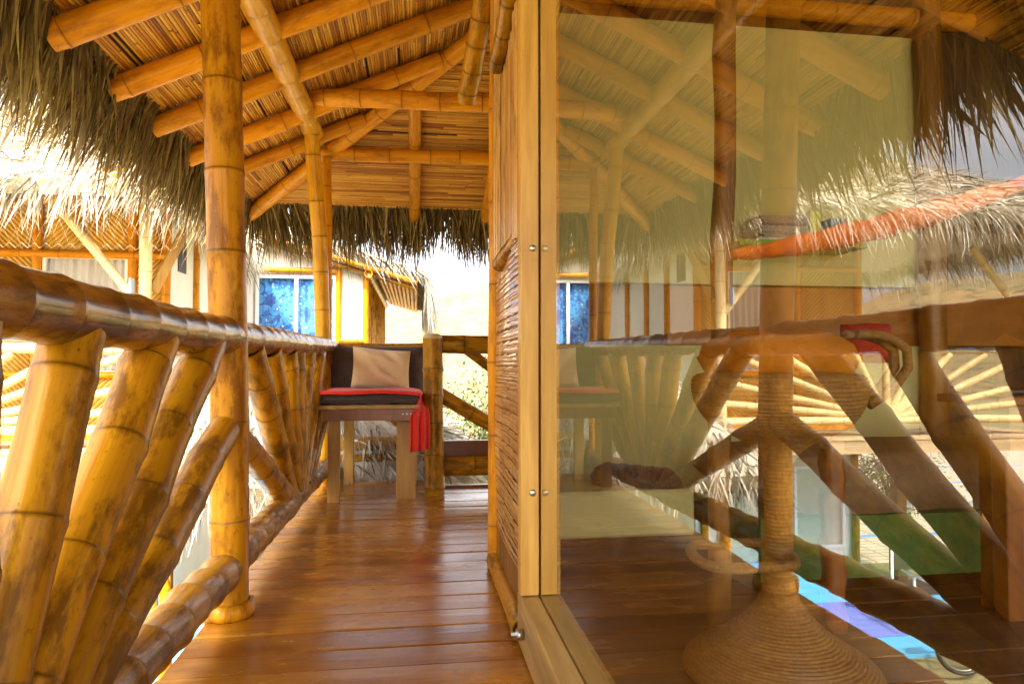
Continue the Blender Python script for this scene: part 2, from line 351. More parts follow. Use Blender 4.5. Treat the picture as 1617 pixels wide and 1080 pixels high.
# lower court: pale tiled terrace with blue lines, painted blue floor
def tm():
    m, N, L, B = newmat('terrace_tiles')
    br = N.new('ShaderNodeTexBrick'); br.offset = 0; br.inputs['Scale'].default_value = 1.4; br.inputs['Mortar Size'].default_value = .02
    br.inputs['Color1'].default_value = (.62, .54, .42, 1); br.inputs['Color2'].default_value = (.52, .45, .34, 1); br.inputs['Mortar'].default_value = (.18, .15, .1, 1)
    L.new(vec(N, L, None, (1, 1, 1), False), br.inputs['Vector']); L.new(br.outputs[0], B.inputs['Base Color']); B.inputs['Roughness'].default_value = .8; return m
mb = MB(); box(mb, (-14, 16, GZ-.02), (16, 12, .08)); tag(mb.build('terrace', tm(), None, False), kind='structure')
mb = MB()
for k in range(4): box(mb, (-14, 11.5+k*2.4, GZ+.026), (15.8, .14, .006))
tag(mb.build('terrace_line', plain_mat('blue_line_paint', (.10, .30, .70), .6), None, False), kind='structure')
mb = MB(); box(mb, (-4.2, 7.7, GZ+.02), (5.6, 1.9, .05)); tag(mb.build('court_floor', plain_mat('blue_floor_paint', (.10, .42, .72), .55, .06, 2), None, False), kind='structure')
mb = MB(); box(mb, (-4.62, 7.75, GZ+.055), (.5, 1.1, .012)); tag(mb.build('floor_mat', plain_mat('violet_mat', (.15, .20, .60), .8), None, False), 'violet blue mat lying on the painted blue court floor', 'mat')

# ================================================================== OUR BUILDING
DX0, DX1, DY0, DY1 = -.685, 4.3, -1.6, 5.42
def deck_mat():
    m, N, L, B = newmat('varnished_floorboards')
    at = node(N, 'ShaderNodeAttribute', attribute_name='rnd').outputs['Fac']
    v = vec(N, L, 'bc', (2.5, 45, 30), False); n = noise(N, L, v, 1, 7, .65); n2 = noise(N, L, vec(N, L, None, (2.2, 5, 3), False), 1, 5)
    n3 = noise(N, L, vec(N, L, None, (9, 60, 9), False), 1, 4, .7)
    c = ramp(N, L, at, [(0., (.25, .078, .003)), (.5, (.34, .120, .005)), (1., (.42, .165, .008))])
    c = mixc(N, L, ramp(N, L, n, [(.35, 0.), (.7, .8)]), c, (.17, .055, .012))
    c = mixc(N, L, ramp(N, L, n2, [(.45, 0.), (.75, .6)]), c, (.60, .29, .03))
    c = mixc(N, L, ramp(N, L, n3, [(.58, 0.), (.72, .6)]), c, (.14, .05, .012))
    L.new(c, B.inputs['Base Color']); L.new(ramp(N, L, n2, [(.3, .13), (.7, .34)]), B.inputs['Roughness'])
    B.inputs['Coat Weight'].default_value = .2; B.inputs['Coat Roughness'].default_value = .16
    B.inputs['Specular Tint'].default_value = (1, .75, .42, 1); B.inputs['Specular IOR Level'].default_value = .8
    bump(N, L, B, n, .3, .003); return m
mb = MB(); mbr = MB(); y = DY0; k = 0
while y < DY1-.02:
    wd = .145*random.uniform(.92, 1.08); y2 = min(y+wd, DY1)
    x1 = DX1 if y2 < 4.72 else .2
    t = random.uniform(-.0015, .0015)
    a, b_ = y+.0018, y2-.0018; r_ = random.random()
    for (xa, xb) in ((DX0+random.uniform(-.008, .008), XG if y2 < 2.98 else x1),)+(((XG+.002, x1),) if y2 < 2.98 else ()):
        z = t; tgt = mb if xa < 0 else mbr; n = 26; V = []; 
        for i in range(n+1):
            xx = xa+(xb-xa)*i/n; wv = .0012*sin(xx*3+k*1.7)
            V += [(xx, a, -.035), (xx, a, z-.003+wv), (xx, a+.004, z+wv), (xx, (a+b_)/2, z+wv+.0006), (xx, b_-.004, z+wv), (xx, b_, z-.003+wv), (xx, b_, -.035)]
        V = np.array(V); F = [(i*7+j, (i+1)*7+j, (i+1)*7+j+1, i*7+j+1) for i in range(n) for j in range(6)]
        F += [tuple(range(7)), tuple(n*7+j for j in range(6, -1, -1))]
        bcv = V.copy(); bcv[:, 0] += k*3.7; tgt.add(V, F, bc=bcv, rnd=r_)
    y = y2; k += 1
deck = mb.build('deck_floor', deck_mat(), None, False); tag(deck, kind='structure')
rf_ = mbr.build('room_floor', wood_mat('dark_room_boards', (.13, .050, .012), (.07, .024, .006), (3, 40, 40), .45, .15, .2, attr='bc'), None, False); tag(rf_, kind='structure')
mb = MB()
box(mb, ((DX0+.2)/2-.24, 1.9, -.11), (.9-.44+.0, 7.0, .14)); box(mb, (-.655, 1.9, -.10), (.07, 7.0, .12)); box(mb, (1.8, 1.5, -.13), (4.9, 6.2, .10))
tag(mb.build('deck_joists', M['brownwood'], None, False), kind='structure')

# ---- roof
EX, EZ, EY, SL = -1.41, 2.235, 6.13, .46
RX = .98                                             # ridge
def lz(x): return EZ+SL*(x-EX)
def ez(y): return EZ+SL*(EY-y)
roof = thing('thatched_roof', 'palm thatched hip roof of the veranda with split cane ceiling overhead', 'roof', (RX, 1.5, EZ))
cn = 1/sqrt(1+SL*SL); nL = np.array((SL*cn, 0, -cn)); nE = np.array((0, -SL*cn, -cn))   # inward (down) normals of left and end planes
def canes(mb, kind):
    s = 0; smax = (RX-EX)/cn
    while s < smax:
        wd = random.uniform(.010, .019); dd = s*cn
        if kind == 'L': lo, hi = -.6, EY-dd
        elif kind == 'E': lo, hi = EX+dd, 2*RX-EX-dd
        else: lo, hi = -.6, EY-dd
        p = lo-random.random()*.6
        while p < hi:
            ln = random.uniform(.35, 1.1); a = max(p, lo); b = min(p+ln, hi); p += ln
            if b-a < .02 or (kind == 'R' and b < 2.3): continue
            h = random.uniform(.0, .006); tw = random.uniform(-.003, .003); r_ = random.random()
            if random.random() < .008: continue
            V = []; BC = []
            for e, q in ((0, a), (1, b-.004)):
                for t, hh in ((0., 0.), (.25, .8), (.5, 1.), (.75, .8), (1., 0.)):
                    ss = s+t*wd*.93+tw*(e-.5); hgt = h+hh*wd*.38; x_ = ss*cn
                    if kind == 'L': c = np.array((EX+x_, q, EZ+SL*x_))+nL*hgt
                    elif kind == 'E': c = np.array((q, EY-x_, EZ+SL*x_))+nE*hgt
                    else: c = np.array((2*RX-EX-x_, q, EZ+SL*x_))+np.array((-SL*cn, 0, -cn))*hgt
                    V.append(c); BC.append((t*.01+r_*9, s, q))
            mb.add(V, [(i, i+1, 6+i, 5+i) for i in range(4)], bc=BC, rnd=r_)
        s += wd
for kd in 'LER':
    mb = MB(); canes(mb, kd); mb.build('cane_ceiling', M['cane'], roof)
# solid thatch body above the canes
mb = MB()
def solid(mb, poly, th=.2, base=.012):
    p = np.array(poly, float); n = np.cross(p[1]-p[0], p[2]-p[0]); n /= np.linalg.norm(n)
    if n[2] < 0: n = -n
    k = len(p); V = np.concatenate([p+n*base, p+n*(base+th)])
    F = [tuple(range(k)), tuple(range(2*k-1, k-1, -1))]+[(i, (i+1) % k, k+(i+1) % k, k+i) for i in range(k)]
    mb.add(V, F)
yb = -3.5; ap = (RX, EY-(RX-EX), lz(RX)); XR = 2*RX-EX
solid(mb, [(EX, yb, EZ), (EX, EY, EZ), ap, (RX, yb, lz(RX))])
zr = lambda x: EZ+SL*(XR-x)
SX0, SX1, SY0, SY1 = 1.35, 3.0, -1.2, 1.9          # roof opening out of view, added only to brighten the room
solid(mb, [(XR, yb, EZ), (XR, SY0, EZ), (RX, SY0, lz(RX)), (RX, yb, lz(RX))])
solid(mb, [(XR, SY0, EZ), (XR, SY1, EZ), (SX1, SY1, zr(SX1)), (SX1, SY0, zr(SX1))])
solid(mb, [(SX0, SY0, zr(SX0)), (SX0, SY1, zr(SX0)), (RX, SY1, lz(RX)), (RX, SY0, lz(RX))])
solid(mb, [(XR, SY1, EZ), (XR, EY, EZ), ap, (RX, SY1, lz(RX))])
sm, N_, L_n, B_n = newmat('added_fill_sheet'); t_n = N_.new('ShaderNodeBsdfTranslucent'); t_n.inputs[0].default_value = (.07, .06, .04, 1); L_n.new(t_n.outputs[0], N_['Material Output'].inputs[0])  # dim translucent material for the added light panel
sk = MB(); solid(sk, [(SX0-.03, SY0-.03, zr(SX0-.03)), (SX0-.03, SY1+.03, zr(SX0-.03)), (SX1+.03, SY1+.03, zr(SX1+.03)), (SX1+.03, SY0-.03, zr(SX1+.03))], .004, .22); sk.build('added_fill_panel', sm, roof, False)  # unseen panel over the added opening, put in to light the room
solid(mb, [(EX, EY, EZ), (XR, EY, EZ), ap])
mb.build('thatch_body', M['thcore'], roof, False)
# fringe hanging along the left eave and the far eave
mb = MB()
def fringe(mb, a, b, out, n, ln, wd, z, drp=.5, dn=.75, back=.25, segs=4, spread=.35):
    a = np.array(a, float); b = np.array(b, float)
    nc = max(3, int(np.linalg.norm(b-a)*11)); cl = rng.integers(0, nc, n); t = np.clip((cl+.5+rng.normal(0, .42, n))/nc, 0, 1)
    cdir = rng.normal(0, 1, nc)[cl]; clen = rng.uniform(.72, 1.22, nc)[cl]
    O = a+(b-a)*t[:, None]; out = np.array(out, float)
    k = rng.uniform(0, 1, n); O = O-out*(k*back)[:, None]; O[:, 2] += z+k*back*.46+rng.uniform(0, .14, n)
    al = (b-a)/np.linalg.norm(b-a)
    D = out[None]*rng.uniform(.15, .9, (n, 1))+al[None]*(cdir*spread*.7+rng.normal(0, spread*.6, n))[:, None]; D[:, 2] = -dn*rng.uniform(.6, 1.3, n)
    blades(mb, O, D, ln*clen*rng.uniform(.5, 1.12, n), wd*rng.uniform(.5, 1.3, n), drp*rng.uniform(.4, 1.2, n), segs=segs, curl=.18)
fringe(mb, (EX+.02, -.4, EZ), (EX+.02, EY, EZ), (-1, 0, 0), 5200, .38, .017, .01, back=.02)
fringe(mb, (EX-.05, 1.6, EZ), (EX-.05, EY, EZ), (-1, 0, 0), 3000, .45, .021, .05, back=.0, dn=.6)
fringe(mb, (EX+.02, -.4, EZ), (EX+.02, 3.4, EZ), (-1, 0, 0), 420, .44, .055, .03, back=.0, dn=.6, spread=.2)
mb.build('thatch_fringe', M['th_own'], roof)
mb = MB()
fringe(mb, (EX, EY-.02, EZ), (2.4, EY-.02, EZ), (0, 1, 0), 4200, .40, .022, .01, back=.02, dn=1.1)
fringe(mb, (EX, EY+.04, EZ), (2.4, EY+.04, EZ), (0, 1, 0), 500, .48, .02, .03, back=.0, dn=1.1)
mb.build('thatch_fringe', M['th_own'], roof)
# rafters
rr = .058
def rafL(y, x1, r=rr, seed=0, x0=EX-.03):
    off = -r*1.02-.012
    return bam([(x0, y, lz(x0)+off/cn*1.0), (x1, y, lz(x1)+off/cn)], r, .42, seed).build('rafter', M['orange'], roof)
for i, (y, r) in enumerate([(.6, .06), (1.2, .06), (1.72, .062), (2.28, .062), (2.88, .06), (3.43, .056), (3.95, .055), (4.52, .055), (5.05, .05)]):
    rafL(y, min(RX, EX+(EY-y)-.05), r, i+10)
for i, x in enumerate([-.02, .62, 1.5, 2.2]):
    y1 = EY-min(x-EX, XR-x)+.08; off = (-.05-.012)/cn
    bam([(x, EY+.05, ez(EY+.05)+off), (x+.01, y1, ez(y1)+off)], .047, .4, 40+i).build('rafter', M['orange'], roof)
bam([(EX-.04, EY+.04, EZ-.10), (RX, ap[1], ap[2]-.10)], .058, .4, 55).build('hip_rafter', M['orange'], roof)
bam([(XR, EY, EZ-.10), (RX, ap[1], ap[2]-.10)], .058, .4, 56).build('hip_rafter', M['orange'], roof)
bam([(RX, -2, lz(RX)-.09), (RX, ap[1]+.1, lz(RX)-.09)], .06, .4, 57).build('ridge_pole', M['orange'], roof)
bam([(-.72, -1.5, 2.475), (-.72, 3.0, 2.475), (-.72, 4.9, 2.475)], .066, .23, 58, phase=.1).build('wall_plate', M['plate'], roof)
bam([(-.70, 4.46, 2.56), (.55, 4.30, 2.52)], .058, .27, 59).build('tie_beam', M['orange'], roof)
bam([(-.72, 5.36, 2.47), (.62, 5.32, 2.475)], .055, .27, 60).build('tie_beam', M['orange'], roof)
a = P(737, 160, Y=3.3); b = P(768, -20, Y=2.9); bam([a, b], .048, .12, 61, phase=.05).build('strut', M['gold'], roof)
a = P(783, 108, Y=2.55); b = P(808, -20, Y=2.2); bam([a, b], .03, .12, 62, phase=.05).build('strut', M['gold'], roof)

# ---- posts
o = thing('bamboo_post', 'thick golden bamboo post standing on the deck in the left foreground, railing running through it', 'post', (-.625, 2.46, 0))
bam([(-.625, 2.46, 0), (-.64, 2.46, 1.0), (-.69, 2.46, 2.44)], .062, .29, 3, 32, r2=.064, phase=.32, wob=.003).build('culm', M['post'], o)
mb = MB(); lathe(mb, [(.0, 0.002), (.082, .002), (.084, .02), (.081, .05), (.066, .052)], (-.625, 2.46, 0), 40); mb.build('foot', M['post'], o)
bam([(-.64, 4.99, .0), (-.65, 4.97, 1.0), (-.675, 4.92, 1.7), (-.70, 4.86, 2.1), (-.715, 4.80, 2.42)], .052, .27, 4, 24).build('bamboo_post', M['plate'])
tag(bpy.data.objects['bamboo_post.001'], 'slim bowed bamboo post at the far end of the railing, carrying the roof beam', 'post')
o = bam([(-.66, 5.30, 0), (-.68, 5.32, 2.42)], .035, .3, 5, 20).build('bamboo_post', M['orange']); tag(o, 'thin dark orange bamboo post just behind the bowed post at the far corner', 'post')
o = thing('bamboo_post', 'short stout bamboo post between the bench and the far right railing', 'post', (.12, 4.55, 0))
bam([(.125, 4.55, 0), (.108, 4.55, 1.02)], .066, .2, 6, 28, phase=.05, swell=.09).build('culm', M['gold'], o)
mb = MB(); lathe(mb, [(.066, 0), (.06, .02), (.045, .03), (0.001, .034)], (.108, 4.55, 1.02), 28); mb.build('cap', M['pale'], o)

# ---- left railing
RLX = -.64
rl = thing('bamboo_railing', 'long varnished bamboo railing with fan shaped balusters along the left of the deck', 'railing', (RLX, 2.4, 0))
bam([(RLX, -1.4, .955), (RLX, 1.2, .952), (RLX, 2.4, .944), (RLX, 5.3, .972)], .062, .165, 7, 36, phase=.08, wob=.004, swell=.06).build('top_rail', M['rail'], rl)
bam([(RLX, -1.4, .168), (RLX, 2.4, .165), (RLX, 5.3, .125)], .062, .15, 8, 32, phase=.05, swell=.08).build('bottom_rail', M['rail2'], rl)
def fan(hub, s0, near=True):
    k = 0
    for o_, bo, r in ((-1.12, -.20, .055), (-.76, -.08, .055), (-.36, -.03, .052), (0, 0, .054), (.34, .03, .055), (.73, .07, .057), (1.15, .17, .057)):
        k += 1; j = random.uniform(-.02, .02)
        bam([(RLX, hub+bo, .17), (RLX+random.uniform(-.01, .01), hub+o_+j, .915)], r*.97, .24, s0+k, 28 if hub < 2 else 20, wob=.006, swell=.07).build('baluster', M['gold'], rl)
    for sg, s in ((-1, 20), (1, 21)):
        bam([(RLX, hub+sg*.26, .18), (RLX, hub+sg*1.37, .63)], .053, .24, s0+s, 28, wob=.005, swell=.07).build('baluster', M['gold'], rl)
fan(1.05, 100); fan(3.85, 200)

# ---- far end railing (behind bench) and right far railing
er = thing('bamboo_railing', 'far bamboo railing behind the cushioned bench, with one slanting brace', 'railing', (-.25, 5.3, 0))
bam([(-.62, 5.32, .96), (.16, 5.32, .96)], .05, .25, 301).build('top_rail', M['gold'], er)
bam([(-.60, 5.3, .115), (.14, 5.3, .115)], .058, .3, 302).build('bottom_rail', M['gold'], er)
mb = MB(); bar(mb, (-.60, 5.36, .235), (.16, 5.36, .235), .05, .12, rnd=.2); mb.build('cross_board', M['benchwood'], er, False)
bam([(-.42, 5.30, .60), (.14, 5.30, .27)], .05, .3, 303).build('brace', M['gold'], er)
bam([(.14, 4.62, .95), (.14, 5.32, .95)], .04, .25, 304).build('side_rail', M['gold'], er)
rr_ = thing('bamboo_railing', 'short bamboo railing at the far right between the stout post and the wall', 'railing', (.5, 4.62, 0))
bam([(.15, 4.6, .985), (1.9, 4.62, .975)], .062, .3, 311, phase=.17).build('top_rail', M['gold'], rr_)
bam([(.15, 4.6, .165), (1.9, 4.62, .165)], .064, .42, 312).build('bottom_rail', M['gold'], rr_)
mb = MB(); bar(mb, (.15, 4.70, .27), (1.9, 4.70, .27), .06, .12, rnd=.2); mb.build('cross_board', M['redwood'], rr_, False)
a = P(690, 620, Y=4.64); b = P(800, 685, Y=4.64)
bam([a, b], .05, .35, 313).build('brace', M['gold'], rr_)
a = P(738, 553, Y=4.70); b = P(800, 600, Y=4.70); bam([a, b], .035, .35, 314).build('brace', M['gold'], rr_)
mb = MB(); bar(mb, (.2, 4.76, -.005), (1.9, 4.76, -.005), .05, .045, rnd=.2); mb.build('deck_edge_board', M['redwood'], rr_, False)

# ---- bench and its cushions
BX0, BX1, BY0, BY1 = -.625, .02, 4.33, 5.05
bn = thing('wooden_bench', 'raw timber bench with square plank legs under the cushions at the far end', 'bench', (-.3, 4.7, 0))
for (x, y, wx, wy) in ((-.50, 4.36, .072, .045), (-.06, 4.42, .12, .05), (-.47, 5.0, .07, .045), (-.02, 4.98, .06, .1)):
    mb = MB(); box(mb, (x, y, .265), (wx, wy, .53), rnd=random.random(), bev=.004); mb.build('leg', M['benchwood'], bn, False)
mb = MB(); bar(mb, (BX0+.06, BY0+.015, .535), (BX1-.02, BY0+.015, .535), .03, .07, rnd=.4); mb.build('apron', M['redwood'], bn, False)
mb = MB(); bar(mb, (BX0+.06, BY1-.03, .535), (BX1-.02, BY1-.03, .535), .03, .07, rnd=.1); mb.build('apron', M['benchwood'], bn, False)
mb = MB()
for k in range(5): box(mb, ((BX0+BX1)/2, BY0+.06+k*.15, .585), (BX1-BX0, .135, .022), rnd=random.random())
mb.build('seat_board', M['benchwood'], bn, False)
mb = MB()
for x in (-.10, -.075, -.05): lathe(mb, [(.0, .004), (.005, .003), (.006, 0)], (0, 0, 0), 10) if False else box(mb, (x+.02, BY0-.002, .54), (.008, .004, .008))
mb.build('nail', M['steel'], bn, False)
def cushion(name, c, s, mat, ax=None, puff=1., n=22, wr=.003, seed=1, parent=None, pw=.32, corner=.0):
    """soft box pillow: superellipse edge, wrinkled"""
    R_ = random.Random(seed); ph = [(R_.uniform(0, 6), R_.uniform(4, 22), R_.uniform(4, 22)) for _ in range(7)]
    mb = MB(); ax = np.eye(3) if ax is None else np.array(ax, float); c = np.array(c, float)
    for sgn in (1, -1):
        def f(a, b):
            x = a*2-1; y = b*2-1
            e = (max(0, 1-abs(x)**3.2)*max(0, 1-abs(y)**3.2))**pw
            z = s[2]/2*e*puff; wv = sum(sin(p+x*k1*.5+y*k2*.5) for p, k1, k2 in ph)*wr*e
            px = x*s[0]/2*(1-.05*corner*(1-abs(y)**2)); py = y*s[1]/2*(1-.05*corner*(1-abs(x)**2))
            q = np.array((px, py, sgn*z+wv)); return c+q@ax
        mbx = MB(); quadsheet(mbx, f, n, n)
        F = mbx.f if sgn > 0 else [q[::-1] for q in mbx.f]
        mb.add(mbx.v[0], F)
    return mb.build(name, mat, parent)
o = cushion('seat_cushion', (-.30, 4.69, .632), (.66, .70, .075), M['brown_cloth'], puff=1., seed=3, pw=.14)
tag(o, 'flat dark brown seat cushion lying on the bench under the red blanket', 'cushion')
ax_ = [(1, 0, 0), (0, .10, .995), (0, -.995, .10)]
o = cushion('back_cushion', (-.305, 5.05, .80), (.72, .36, .11), M['brown_cloth'], ax=ax_, seed=5, pw=.2)
tag(o, 'dark brown back cushion leaning upright against the far railing', 'cushion')
t_ = radians(5); ax_ = np.array([(cos(t_), 0, -sin(t_)), (sin(t_)*.25, .25, .965), (0, -.965, .25)])
o = cushion('throw_pillow', (-.245, 4.93, .815), (.41, .30, .12), M['beige_cloth'], ax=ax_, seed=9, wr=.006, pw=.42, corner=1.)
tag(o, 'square beige throw pillow propped against the brown back cushion', 'pillow')
mb = MB()
def blanket(a, b):
    # across x then over both sides; b = front to back
    L1 = .70; hang = .36; t = a*(L1+hang+.10)-.10
    y = 4.335+.50*b; z0 = .678+.004*sin(b*9)+.003*sin(a*17+b*5)
    if t < 0: x = -.638-.01*sin(b*8); z = z0+t*1.2
    elif t < L1: x = -.635+t*.955; z = z0-(.012*((t/L1-.5)*2)**6)
    else:
        q = t-L1; x = .036+.02*sin(b*14)*q/.3+.06*q; z = z0-.012-q; y += .02*sin(q*14)-q*.05*b
    if t >= L1:
        q = t-L1; k = min(1, q/.14); x = x*(1-k)+(-.035+.125*b)*k; y = y*(1-k)+(4.30+.10*b+.018*sin(b*17)+.01*sin(q*20))*k
    if b < .04 and 0 <= t < L1: z -= .014
    return (x, y, z)
quadsheet(mb, blanket, 60, 24)
o = mb.build('red_blanket', M['red_cloth']); tag(o, 'bright red blanket over the seat cushion, hanging down on the right side', 'blanket')
md = o.modifiers.new('thick', 'SOLIDIFY'); md.thickness = .006; md.offset = 1
mb = MB()
def dcl(a, b): return (-.648+.02*sin(a*9), 4.36+.16*a+.02*sin(b*5), .60-.20*b*(1-.25*a)+.01*sin(a*12))
quadsheet(mb, dcl, 12, 12); o = mb.build('dark_cloth', M['brown_cloth']); tag(o, 'black cloth corner dangling from the left side of the bench', 'cloth')
md = o.modifiers.new('thick', 'SOLIDIFY'); md.thickness = .01

# ---- right wall: bamboo corner post, split bamboo panel, stub
o = bam([(.335, 2.90, 0), (.345, 2.90, 2.95)], .033, .34, 71, 24, phase=.17).build('bamboo_post', M['orange']); tag(o, 'orange bamboo corner post at the edge of the split bamboo wall', 'post')
wp = thing('bamboo_wall_panel', 'narrow wall panel of flattened cracked bamboo beside the timber frame', 'wall panel', (.35, 2.45, 0))
def crackmat():
    m, N, L, B = newmat('flattened_bamboo')
    at = node(N, 'ShaderNodeAttribute', attribute_name='rnd').outputs['Fac']
    n = noise(N, L, vec(N, L, 'bc', (5, 60, 60), False), 1, 6, .7); n2 = noise(N, L, vec(N, L, None, (14, 14, 9), False), 1, 4)
    c = ramp(N, L, at, [(0., (.42, .20, .05)), (1., (.64, .36, .11))])
    c = mixc(N, L, ramp(N, L, n, [(.5, 0.), (.66, .9)]), c, (.15, .06, .015)); c = mixc(N, L, ramp(N, L, n2, [(.5, 0.), (.75, .6)]), c, (.72, .50, .24))
    L.new(c, B.inputs['Base Color']); B.inputs['Roughness'].default_value = .35; B.inputs['Coat Weight'].default_value = .4; bump(N, L, B, n, .6, .004); return m
M['crack'] = crackmat()
mb = MB(); z = .18
while z < 1.27:          # cracked slivers running across
    hgt = random.uniform(.008, .022); tl = random.uniform(-.003, .003)
    y = 2.12
    while y < 2.87:
        ln = random.uniform(.09, .34); y2 = min(y+ln, 2.87); ox = random.uniform(-.005, .005)
        V = []
        for e in range(5):
            yy = y+.001+(y2-y-.002)*e/4; dz = tl*e+.0012*sin(yy*40+z*30)
            for q, hx in ((0, .0), (.3, .007), (.7, .007), (1, .0)): V.append((.334-hx*.22+ox*.12+.003*sin(yy*9+z*7), yy, z+dz*.6+q*(hgt-.0008)))
        mb.add(V, [(i*4+j, i*4+j+1, (i+1)*4+j+1, (i+1)*4+j) for i in range(4) for j in range(3)], bc=[(v[1], v[2]+z, v[0]) for v in V], rnd=random.random())
        y = y2
    z += hgt
mb.build('cracked_sheet', M['crack'], wp)
mb = MB(); y = 2.10
while y < 2.88:
    wd = random.uniform(.018, .05); ox = random.uniform(-.006, .006)
    V = []
    for e in range(9):
        zz = 1.27+1.7*e/8; w_ = .003*sin(zz*5+y*20)
        for q, hx in ((0, 0), (.3, .009), (.7, .009), (1, 0)): V.append((.332-hx+ox, y+w_+q*(wd-.002), zz))
    mb.add(V, [(i*4+j, i*4+j+1, (i+1)*4+j+1, (i+1)*4+j) for i in range(8) for j in range(3)], bc=[(v[2], v[1], v[0]) for v in V], rnd=random.random()); y += wd
mb.build('upright_slats', M['crack'], wp)
mb = MB(); box(mb, (.352, 2.49, 1.5), (.026, .80, 2.98)); mb.build('backing', M['brownwood'], wp, False)
bam([(.325, 2.11, .034), (.328, 2.88, .034)], .032, .3, 77).build('skirting_pole', M['gold'], wp)
a = P(789, 418, Y=2.66); b = P(824, 368, Y=2.28)
bam([a, b], .030, .1, 78, phase=.16).build('stub', M['rail2'], wp)

# ---- glazed wall: frame, sill, bolts, pane
FY = 2.03
gw = thing('glazed_wall', 'large glass window wall in a planed timber frame on the right', 'window', (XG, .3, 0))
mb = MB(); bar(mb, (XG-.0275-.003, FY+.03, .165), (XG-.0275-.003, FY+.03, 2.95), .06, .055, up=(1, 0, 0), rnd=.3, bev=.003)
mb.build('frame_post', M['timber'], gw, False)
mb = MB(); bar(mb, (XG+.034, FY+.03, .165), (XG+.034, FY+.03, 2.95), .06, .058, up=(1, 0, 0), rnd=.7, bev=.003)
mb.build('frame_post', M['timber'], gw, False)
mb = MB(); bar(mb, (XG-.03, -1.55, .085), (XG-.03, FY+.06, .085), .058, .15, rnd=.5, bev=.004); mb.build('sill', M['timber_y'], gw, False)
mb = MB(); bar(mb, (XG+.035, -1.55, .085), (XG+.035, FY+.06, .085), .062, .15, rnd=.9, bev=.004); mb.build('sill', M['timber_y'], gw, False)
mb = MB(); box(mb, (XG, .245, 1.55), (.006, 3.5, 2.79)); mb.build('pane', M['glass'], gw, False)
for v in (392, 778):
    p = P(841, v, Y=FY-.001); mb = MB(); th = np.arange(14)/14*2*pi
    ring = lambda r, d: np.stack([p[0]+r*np.cos(th), np.full(14, FY-d), p[2]+r*np.sin(th)], 1)
    V = np.concatenate([ring(.010, 0), ring(.0105, .003), ring(.0075, .006), ring(.0002, .0065)])
    mb.add(V, [(i*14+j, i*14+(j+1) % 14, (i+1)*14+(j+1) % 14, (i+1)*14+j) for i in range(3) for j in range(14)]); mb.build('bolt', M['steel'], gw)
p = P(826, 1001, X=XG-.062); mb = MB(); tube(mb, [p+(0, 0, 0), p+(-.02, 0, 0), p+(-.022, 0, 0), p+(-.035, 0, 0)], [.016, .016, .008, .008], 12); mb.build('bolt', M['steel'], gw)

# ================================================================== ROOM BEHIND THE GLASS
WY = 2.92
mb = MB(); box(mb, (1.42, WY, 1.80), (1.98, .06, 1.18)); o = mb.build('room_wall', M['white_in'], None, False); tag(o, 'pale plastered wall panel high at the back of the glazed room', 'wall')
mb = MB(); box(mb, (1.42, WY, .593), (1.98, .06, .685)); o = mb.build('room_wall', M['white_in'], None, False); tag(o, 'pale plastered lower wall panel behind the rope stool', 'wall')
mb = MB(); box(mb, (1.97, WY+.10, 1.5), (3.2, .04, 2.98)); o = mb.build('room_wall', M['darkboard'], None, False); tag(o, 'dark boarded outer wall closing the back of the glazed room', 'wall')
mb = MB(); box(mb, (1.42, WY-.01, .12), (1.98, .04, .24)); o = mb.build('wall_plinth', M['dark'], None, False); tag(o, 'dark plinth board at the foot of the room wall', 'plinth')
o = bam([(.39, WY-.05, 2.49), (2.6, WY-.05, 2.47)], .045, .4, 81).build('bamboo_beam', M['orange']); tag(o, 'horizontal bamboo beam above the pale room wall', 'beam')
mb = MB(); box(mb, (.73, 2.66, .30), (.60, .42, .17), bev=.01); o = mb.build('plaster_ledge', M['white_in'], None, False); tag(o, 'low pale plaster ledge along the foot of the room wall, under the dark bolster', 'ledge')
mb = MB(); qa = P(932, 752, Y=2.62); qb = P(1078, 766, Y=2.50); tt = np.linspace(0, 1, 25)
tube(mb, [qa+(qb-qa)*t for t in tt], [.062*min(1, (sin(pi*min(max(t, .001), .999))*2.2)**.5)+.002*sin(t*40) for t in tt], 20); o = mb.build('bolster', M['brown_cloth']); tag(o, 'long dark bolster with rounded end lying on the pale ledge behind the glass', 'bolster')
mb = MB(); 
def wpost(x0, y0, x1, y1, z1, w_, nm, lab, mat, z0=0, dp=None):
    m = MB(); n = 14; V = []
    for i in range(n+1):
        t = i/n; cx = x0+(x1-x0)*t+.006*sin(i*1.9); cy = y0+(y1-y0)*t; hw = w_/2*(1+.08*sin(i*2.3))
        hd = (dp or w_)/2
        for sx, sy in ((1, .6), (.6, 1), (-.6, 1), (-1, .6), (-1, -.6), (-.6, -1), (.6, -1), (1, -.6)): V.append((cx+hw*sx, cy+hd*sy, z0+(z1-z0)*t))
    F = [(i*8+j, i*8+(j+1) % 8, (i+1)*8+(j+1) % 8, (i+1)*8+j) for i in range(n) for j in range(8)]+[tuple(range(7, -1, -1)), tuple(n*8+j for j in range(8))]
    m.add(V, F); o = m.build(nm, mat, None, True); tag(o, lab, 'post'); return o
a = P(1133, 1003, Z=0); b = P(1147, 0, Y=a[1])
wpost(a[0], a[1], b[0]+.02, a[1], 2.9, .06, 'wooden_post', 'brown wooden post inside the room, left of the rope stool', M['brownwood'])
a = P(1468, 250, Y=WY-.08)
wpost(a[0], WY-.08, a[0], WY-.08, 2.7, .10, 'wooden_post', 'brown wooden post at the right end of the pale room wall', M['brownwood'])
mb = MB(); box(mb, (2.16, WY+.02, 1.07), (2.1, .05, .262)); o = mb.build('orange_board', plain_mat('orange_brown_paint', (.34, .125, .010), .6, .15, 6), None, False); tag(o, 'orange brown board filling the gap between the two pale wall panels', 'board')
